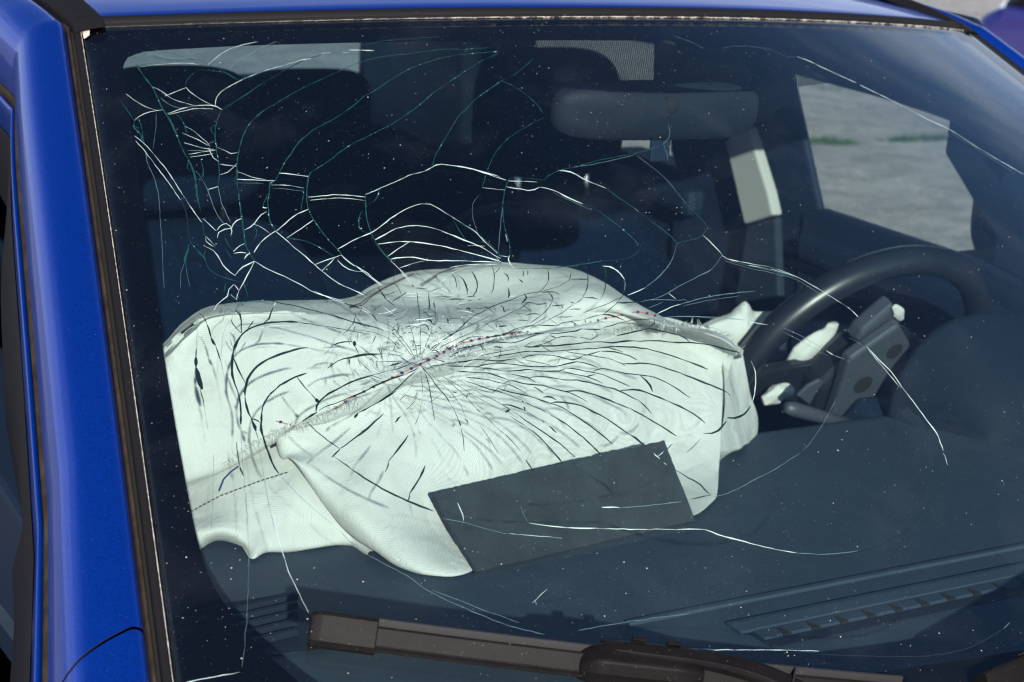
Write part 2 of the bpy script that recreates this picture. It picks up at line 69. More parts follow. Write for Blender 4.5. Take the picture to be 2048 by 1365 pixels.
STITCH = [[[-0.3463, 0.6558, 0.1528], [-0.3441, 0.6571, 0.1527], [-0.342, 0.6583, 0.1526], [-0.34, 0.6595, 0.1525], [-0.3379, 0.6606, 0.1525], [-0.3358, 0.6618, 0.1524], [-0.3338, 0.6629, 0.1523], [-0.3318, 0.6638, 0.1523], [-0.329, 0.6669, 0.1523], [-0.3262, 0.6699, 0.1524], [-0.3236, 0.6728, 0.1525], [-0.321, 0.6755, 0.1527], [-0.3184, 0.6781, 0.1529], [-0.3161, 0.68, 0.1531], [-0.3138, 0.6818, 0.1533], [-0.3117, 0.6833, 0.1536], [-0.3096, 0.6848, 0.1539], [-0.3075, 0.6862, 0.1543], [-0.3055, 0.6876, 0.1546], [-0.3035, 0.6888, 0.155], [-0.3016, 0.6899, 0.1555], [-0.2997, 0.691, 0.1559], [-0.2977, 0.6921, 0.1563], [-0.2957, 0.6933, 0.1567], [-0.2938, 0.6941, 0.1571], [-0.2918, 0.6949, 0.1575], [-0.2898, 0.6958, 0.1579], [-0.2878, 0.6966, 0.1583], [-0.2859, 0.6974, 0.1587], [-0.2839, 0.6982, 0.1591], [-0.2819, 0.699, 0.1595], [-0.2799, 0.6998, 0.1599], [-0.2779, 0.7005, 0.1604], [-0.276, 0.7012, 0.1608], [-0.2741, 0.7018, 0.1613], [-0.2722, 0.7026, 0.1617], [-0.2701, 0.7034, 0.1621], [-0.2682, 0.7042, 0.1625], [-0.2662, 0.7049, 0.163], [-0.2642, 0.7056, 0.1634], [-0.2619, 0.7069, 0.1637], [-0.2597, 0.7081, 0.164], [-0.2578, 0.7088, 0.1643], [-0.2558, 0.7095, 0.1646], [-0.2539, 0.7102, 0.1649], [-0.252, 0.7108, 0.1652], [-0.2501, 0.7114, 0.1656], [-0.2481, 0.7121, 0.1659]], [[-0.3481, 0.6521, 0.1529], [-0.3461, 0.6531, 0.1527], [-0.344, 0.654, 0.1526], [-0.342, 0.6548, 0.1525], [-0.3401, 0.6556, 0.1524], [-0.3381, 0.6564, 0.1523], [-0.3361, 0.6572, 0.1522], [-0.3342, 0.6579, 0.1521], [-0.3323, 0.6585, 0.1521], [-0.3294, 0.662, 0.1521], [-0.3265, 0.6653, 0.1522], [-0.3238, 0.6684, 0.1523], [-0.3211, 0.6714, 0.1525], [-0.3184, 0.6743, 0.1526], [-0.3159, 0.677, 0.1529], [-0.3135, 0.6793, 0.1532], [-0.3111, 0.6813, 0.1535], [-0.3089, 0.683, 0.1538], [-0.3066, 0.6846, 0.1542], [-0.3046, 0.686, 0.1546], [-0.3025, 0.6874, 0.155], [-0.3004, 0.6887, 0.1555], [-0.2983, 0.6902, 0.1559], [-0.2963, 0.6914, 0.1564], [-0.2943, 0.6926, 0.1569], [-0.2922, 0.6939, 0.1573], [-0.2902, 0.6948, 0.1577], [-0.2883, 0.6957, 0.1581], [-0.2864, 0.6964, 0.1585], [-0.2845, 0.6971, 0.1589], [-0.2826, 0.6978, 0.1593], [-0.2807, 0.6986, 0.1597], [-0.2787, 0.6994, 0.1601], [-0.2769, 0.7001, 0.1605], [-0.275, 0.7007, 0.1609], [-0.2731, 0.7014, 0.1614], [-0.2713, 0.7019, 0.1618], [-0.2692, 0.7027, 0.1622], [-0.2673, 0.7035, 0.1627], [-0.2653, 0.7043, 0.1631], [-0.2633, 0.705, 0.1635], [-0.2614, 0.7057, 0.164], [-0.2591, 0.707, 0.1643], [-0.2567, 0.7084, 0.1645]], [[-0.2957, 0.6674, 0.1512], [-0.2934, 0.6692, 0.1514], [-0.2911, 0.6708, 0.1517], [-0.2889, 0.6724, 0.152], [-0.2867, 0.6737, 0.1524], [-0.2846, 0.6751, 0.1528], [-0.2825, 0.6763, 0.1531], [-0.2804, 0.6775, 0.1536], [-0.2785, 0.6785, 0.154], [-0.2765, 0.6796, 0.1544], [-0.2742, 0.6805, 0.1549], [-0.2719, 0.6814, 0.1554]], [[-0.2554, 0.6885, 0.16], [-0.2535, 0.6893, 0.1605], [-0.2516, 0.69, 0.161], [-0.2497, 0.6906, 0.1615], [-0.2477, 0.6914, 0.162], [-0.2458, 0.692, 0.1626], [-0.2439, 0.6928, 0.1632], [-0.2419, 0.6936, 0.1637], [-0.2399, 0.6946, 0.1643], [-0.2379, 0.6955, 0.1648], [-0.2359, 0.6964, 0.1654], [-0.2339, 0.6972, 0.1659], [-0.2318, 0.6983, 0.1665], [-0.2296, 0.6994, 0.167], [-0.2275, 0.7, 0.1673], [-0.2254, 0.7006, 0.1676], [-0.2233, 0.7012, 0.168], [-0.2211, 0.7019, 0.1683], [-0.2188, 0.7027, 0.1686], [-0.217, 0.7031, 0.1687], [-0.2151, 0.7035, 0.1689], [-0.2132, 0.704, 0.1691], [-0.2114, 0.7044, 0.1692], [-0.2095, 0.7048, 0.1694], [-0.2076, 0.7053, 0.1695]], [[-0.2554, 0.6864, 0.1589], [-0.2535, 0.6871, 0.1595], [-0.2517, 0.6879, 0.16], [-0.2498, 0.6886, 0.1606], [-0.2479, 0.6894, 0.1611], [-0.246, 0.6902, 0.1616], [-0.2442, 0.6909, 0.1622], [-0.2424, 0.6917, 0.1627], [-0.2406, 0.6924, 0.1633], [-0.2388, 0.6932, 0.1638], [-0.2369, 0.6941, 0.1643], [-0.2351, 0.6949, 0.1648], [-0.2333, 0.6958, 0.1653], [-0.2314, 0.6966, 0.1658]], [[-0.5231, 0.5962, -0.003], [-0.5215, 0.5962, -0.0024], [-0.5199, 0.5962, -0.0018], [-0.5184, 0.5961, -0.0011], [-0.5168, 0.5959, -0.0004], [-0.5153, 0.5956, 0.0004], [-0.5139, 0.5952, 0.0012], [-0.5125, 0.5947, 0.002], [-0.5111, 0.5942, 0.0029], [-0.5097, 0.5936, 0.0037], [-0.5083, 0.593, 0.0046], [-0.5069, 0.5924, 0.0055], [-0.5055, 0.5918, 0.0064], [-0.5042, 0.5913, 0.0072], [-0.5028, 0.5907, 0.0081], [-0.5013, 0.5902, 0.0089], [-0.4999, 0.5898, 0.0097], [-0.4984, 0.5895, 0.0105], [-0.4969, 0.5888, 0.0112], [-0.4954, 0.5883, 0.0118], [-0.4939, 0.5878, 0.0124], [-0.4923, 0.5873, 0.013], [-0.4907, 0.5869, 0.0136], [-0.4891, 0.5864, 0.0142], [-0.4875, 0.586, 0.0148], [-0.4859, 0.5857, 0.0154], [-0.4843, 0.5853, 0.0159], [-0.4827, 0.585, 0.0165], [-0.4811, 0.5847, 0.017], [-0.4794, 0.5844, 0.0175], [-0.4778, 0.5841, 0.0181], [-0.4761, 0.5838, 0.0186], [-0.4745, 0.5836, 0.0191], [-0.4728, 0.5833, 0.0196], [-0.4711, 0.5831, 0.0202], [-0.4694, 0.5829, 0.0207], [-0.4677, 0.5827, 0.0212], [-0.466, 0.5825, 0.0217], [-0.4643, 0.5823, 0.0222], [-0.4626, 0.582, 0.0226], [-0.4609, 0.5817, 0.0231], [-0.4592, 0.5814, 0.0235], [-0.4575, 0.5811, 0.024], [-0.4558, 0.5808, 0.0244], [-0.4541, 0.5804, 0.0249], [-0.4524, 0.58, 0.0254], [-0.4507, 0.5797, 0.0259], [-0.449, 0.5793, 0.0263], [-0.4473, 0.579, 0.0268], [-0.4456, 0.5787, 0.0273], [-0.4439, 0.5784, 0.0277], [-0.4421, 0.5781, 0.0281], [-0.4403, 0.5779, 0.0286], [-0.4385, 0.5778, 0.0289]]]
NAVY = [[[-0.497, 0.5953, 0.013], [-0.4957, 0.5967, 0.0141], [-0.4945, 0.5982, 0.0152], [-0.4932, 0.5996, 0.0164], [-0.4919, 0.6011, 0.0175], [-0.4907, 0.6025, 0.0186], [-0.4894, 0.604, 0.0198], [-0.4876, 0.6048, 0.0209], [-0.4858, 0.6055, 0.022], [-0.4839, 0.6063, 0.0232], [-0.4821, 0.6071, 0.0243], [-0.4804, 0.6074, 0.0252], [-0.4788, 0.6077, 0.026], [-0.4771, 0.608, 0.0269], [-0.4754, 0.6083, 0.0277], [-0.4737, 0.6087, 0.0285]]]
FRINGE = [[[-0.4898, 0.6004, 0.038], [-0.4888, 0.6, 0.0388], [-0.4878, 0.5996, 0.0396], [-0.4868, 0.5992, 0.0404], [-0.4858, 0.5988, 0.0412], [-0.4848, 0.5984, 0.042], [-0.4839, 0.598, 0.0428], [-0.4829, 0.5976, 0.0436], [-0.4819, 0.5972, 0.0444], [-0.4809, 0.5968, 0.0452], [-0.4799, 0.5964, 0.046], [-0.4789, 0.596, 0.0468], [-0.478, 0.5956, 0.0477], [-0.477, 0.5952, 0.0485], [-0.476, 0.5949, 0.0492], [-0.4749, 0.5945, 0.05], [-0.4739, 0.5942, 0.0508], [-0.4729, 0.5938, 0.0516], [-0.4719, 0.5935, 0.0524], [-0.4709, 0.5932, 0.0532], [-0.4699, 0.5929, 0.0539], [-0.4687, 0.5926, 0.0545], [-0.4676, 0.5924, 0.0552], [-0.4665, 0.5921, 0.0558], [-0.4654, 0.5918, 0.0564], [-0.4643, 0.5916, 0.057], [-0.4631, 0.5913, 0.0576], [-0.462, 0.5911, 0.0582], [-0.4608, 0.5909, 0.0588], [-0.4596, 0.5907, 0.0594], [-0.4585, 0.5905, 0.06], [-0.4573, 0.5904, 0.0606], [-0.4562, 0.5902, 0.0612], [-0.455, 0.59, 0.0618], [-0.4539, 0.5898, 0.0624], [-0.4527, 0.5896, 0.063], [-0.4514, 0.5894, 0.0636], [-0.4502, 0.5892, 0.0641], [-0.449, 0.589, 0.0647], [-0.4477, 0.5887, 0.0653], [-0.4465, 0.5884, 0.0659], [-0.4453, 0.5881, 0.0665], [-0.4441, 0.5878, 0.0671], [-0.4428, 0.5875, 0.0673], [-0.4414, 0.5872, 0.0675], [-0.4402, 0.5869, 0.0678], [-0.4389, 0.5865, 0.068], [-0.4376, 0.5862, 0.0683], [-0.4363, 0.5858, 0.0685], [-0.435, 0.5855, 0.0688], [-0.4337, 0.5851, 0.069], [-0.4324, 0.5847, 0.0692], [-0.4311, 0.5843, 0.0695], [-0.4298, 0.584, 0.0697], [-0.4285, 0.5836, 0.07], [-0.4272, 0.5832, 0.0702], [-0.4261, 0.5828, 0.0708], [-0.4249, 0.5823, 0.0714], [-0.4238, 0.5819, 0.072], [-0.4226, 0.5815, 0.0726], [-0.4214, 0.5811, 0.0732], [-0.4203, 0.5807, 0.0737], [-0.4191, 0.5803, 0.0743], [-0.4179, 0.5799, 0.0749], [-0.4167, 0.5796, 0.0755], [-0.4155, 0.5792, 0.076], [-0.4143, 0.5789, 0.0766], [-0.4131, 0.5785, 0.0771], [-0.4119, 0.5782, 0.0777], [-0.4107, 0.5779, 0.0782], [-0.4095, 0.5776, 0.0788], [-0.4084, 0.5773, 0.0793], [-0.4072, 0.5771, 0.0799], [-0.406, 0.5768, 0.0805], [-0.4049, 0.5765, 0.081], [-0.4037, 0.5763, 0.0816], [-0.4025, 0.5761, 0.0821], [-0.4013, 0.5758, 0.0826], [-0.4001, 0.5756, 0.0832], [-0.3989, 0.5753, 0.0837], [-0.3977, 0.5751, 0.0843], [-0.3965, 0.5749, 0.0848], [-0.3953, 0.5747, 0.0854], [-0.3941, 0.5745, 0.0859], [-0.3929, 0.5743, 0.0864], [-0.3917, 0.574, 0.087], [-0.3905, 0.5738, 0.0875], [-0.3893, 0.5736, 0.0881], [-0.3881, 0.5734, 0.0886], [-0.3869, 0.5733, 0.0891], [-0.3856, 0.5731, 0.0896], [-0.3844, 0.5729, 0.0902], [-0.3831, 0.5727, 0.0906], [-0.3819, 0.5724, 0.0911], [-0.3806, 0.5722, 0.0915], [-0.3793, 0.5721, 0.092], [-0.378, 0.5719, 0.0924], [-0.3767, 0.5717, 0.0929]], [[-0.1161, 0.5962, 0.1252], [-0.1147, 0.5965, 0.1251], [-0.1132, 0.5969, 0.125], [-0.1118, 0.5973, 0.1248], [-0.1103, 0.5977, 0.1247], [-0.1088, 0.5981, 0.1246], [-0.1073, 0.5985, 0.1244], [-0.1059, 0.5989, 0.1243], [-0.1044, 0.5993, 0.1242], [-0.1029, 0.5997, 0.124], [-0.1014, 0.6001, 0.1239], [-0.0999, 0.6005, 0.1237], [-0.0984, 0.6009, 0.1236], [-0.097, 0.6012, 0.1236], [-0.0956, 0.6016, 0.1237], [-0.0942, 0.6019, 0.1237], [-0.0928, 0.6023, 0.1237], [-0.0914, 0.6027, 0.1237], [-0.09, 0.603, 0.1238], [-0.0886, 0.6034, 0.1238], [-0.0872, 0.6037, 0.1238], [-0.0858, 0.6041, 0.1239], [-0.0843, 0.6045, 0.1239], [-0.0829, 0.6048, 0.1239], [-0.0815, 0.6052, 0.1239], [-0.0801, 0.6056, 0.124], [-0.0786, 0.606, 0.124], [-0.0772, 0.6063, 0.124], [-0.0757, 0.6068, 0.1239], [-0.0742, 0.6072, 0.1237], [-0.0728, 0.6076, 0.1236], [-0.0713, 0.608, 0.1234], [-0.0698, 0.6085, 0.1233], [-0.0683, 0.6089, 0.1231], [-0.0668, 0.6093, 0.123], [-0.0653, 0.6097, 0.1228], [-0.0638, 0.6101, 0.1227], [-0.0623, 0.6106, 0.1225], [-0.0608, 0.611, 0.1224], [-0.0593, 0.6114, 0.1222], [-0.0578, 0.6119, 0.1221], [-0.0563, 0.6123, 0.1219], [-0.0548, 0.6127, 0.1218], [-0.0533, 0.6131, 0.1216], [-0.0518, 0.6136, 0.1215], [-0.0503, 0.614, 0.1213], [-0.0488, 0.6144, 0.1212], [-0.0473, 0.6149, 0.121], [-0.0458, 0.6153, 0.1209], [-0.0442, 0.6157, 0.1207], [-0.0427, 0.6162, 0.1206], [-0.0412, 0.6166, 0.1204], [-0.0397, 0.617, 0.1203], [-0.0381, 0.6175, 0.1201], [-0.0366, 0.6179, 0.12], [-0.0351, 0.6183, 0.1198], [-0.0335, 0.6188, 0.1197], [-0.0444, 0.6022, 0.1247], [-0.0442, 0.6008, 0.1251], [-0.0438, 0.5998, 0.1254], [-0.0434, 0.5986, 0.1257], [-0.0433, 0.5971, 0.1262], [-0.0434, 0.5953, 0.1267], [-0.0435, 0.5936, 0.1272], [-0.0439, 0.5913, 0.1278], [-0.0449, 0.5884, 0.1287], [-0.0479, 0.5827, 0.1304], [-0.0543, 0.5724, 0.1335], [-0.0637, 0.5581, 0.1379], [-0.063, 0.5575, 0.138], [-0.0612, 0.5582, 0.1378], [-0.059, 0.5597, 0.1373], [-0.0565, 0.5614, 0.1368], [-0.0543, 0.5628, 0.1362], [-0.052, 0.5643, 0.1356], [-0.0496, 0.566, 0.135], [-0.0471, 0.5677, 0.1343], [-0.0445, 0.5696, 0.1336], [-0.0418, 0.5715, 0.1329], [-0.0391, 0.5736, 0.1321], [-0.0362, 0.5758, 0.1313], [-0.0332, 0.5782, 0.1305], [-0.0302, 0.5805, 0.1296], [-0.0272, 0.583, 0.1287], [-0.0243, 0.5852, 0.1279], [-0.0216, 0.5871, 0.1272], [-0.019, 0.589, 0.1265], [-0.0165, 0.5907, 0.1258], [-0.0142, 0.5921, 0.1252], [-0.0119, 0.5935, 0.1247], [-0.0095, 0.595, 0.1241], [-0.0074, 0.5962, 0.1236], [-0.0053, 0.5973, 0.1231], [-0.0031, 0.5985, 0.1226], [-0.0009, 0.5998, 0.122], [0.0011, 0.6008, 0.1216], [0.027, 0.6332, 0.1115], [0.0287, 0.6337, 0.1112], [0.0302, 0.634, 0.1108], [0.0317, 0.6343, 0.1104], [0.0096, 0.6037, 0.1195], [0.0111, 0.604, 0.1191], [0.0127, 0.6044, 0.1187], [0.0142, 0.6048, 0.1182], [0.0158, 0.6051, 0.1178], [0.0173, 0.6055, 0.1174], [0.0188, 0.6057, 0.117], [0.0201, 0.6057, 0.1167], [0.0213, 0.6057, 0.1164], [0.0479, 0.6384, 0.106], [0.0496, 0.6389, 0.1055], [0.0514, 0.6395, 0.105], [0.0534, 0.6403, 0.1044], [0.0553, 0.6412, 0.1038], [0.0574, 0.6421, 0.1032], [0.0596, 0.6432, 0.1026], [0.062, 0.6447, 0.1018], [0.0688, 0.6469, 0.0991], [0.0702, 0.647, 0.0985], [0.0356, 0.6013, 0.1122], [0.0363, 0.6006, 0.1118], [0.0371, 0.6, 0.1114], [0.0378, 0.5993, 0.1111], [0.0385, 0.5986, 0.1107], [0.0392, 0.598, 0.1104], [0.0399, 0.5973, 0.1101], [0.0408, 0.5969, 0.1096], [0.0418, 0.5966, 0.1092], [0.0427, 0.5962, 0.1087], [0.0437, 0.5958, 0.1083], [0.0446, 0.5954, 0.1078], [0.0452, 0.595, 0.1071], [0.0459, 0.5945, 0.1064], [0.0466, 0.5941, 0.1057], [0.0474, 0.5939, 0.105], [0.0483, 0.5938, 0.1041], [0.0492, 0.5936, 0.1033], [0.0501, 0.5935, 0.1025], [0.051, 0.5933, 0.1017], [0.0519, 0.5932, 0.1009], [0.0528, 0.5931, 0.1001], [0.0537, 0.5929, 0.0993], [0.0547, 0.5929, 0.0985], [0.0557, 0.5929, 0.0976], [0.0567, 0.5929, 0.0968], [0.0578, 0.5929, 0.0959], [0.0588, 0.5929, 0.0951], [0.0598, 0.5929, 0.0943], [0.0608, 0.5929, 0.0934], [0.0619, 0.5929, 0.0925], [0.0629, 0.593, 0.0917], [0.064, 0.593, 0.0908]]]
WIN_F = [[1.1313, 0.1103], [0.7962, 0.0995], [0.6978, 0.0851], [0.7528, 0.217], [0.9038, 0.27], [1.0987, 0.3131], [1.1611, 0.3098], [1.2663, 0.3103]]
WIN_R = [[2.107, 0.0379], [1.6774, 0.1127], [1.4784, 0.1083], [1.4978, 0.1345], [1.5726, 0.291], [2.1298, 0.2574]]
BTRIM = [[1.3158, 0.1764], [1.2786, 0.2078], [1.2643, 0.2062], [1.2307, 0.157], [1.2061, 0.1213], [1.1905, 0.0915], [1.2549, 0.0658]]
SILLS = [[1.1732, 0.0974], [0.7962, 0.0995]]
ARM_A = [[-0.4305, 0.0979, 0.0606], [-0.4056, 0.0844, 0.0581], [-0.3775, 0.0721, 0.0541], [-0.351, 0.0624, 0.0482], [-0.3251, 0.0511, 0.039], [-0.2988, 0.0338, 0.0243], [-0.274, 0.0088, 0.0048]]
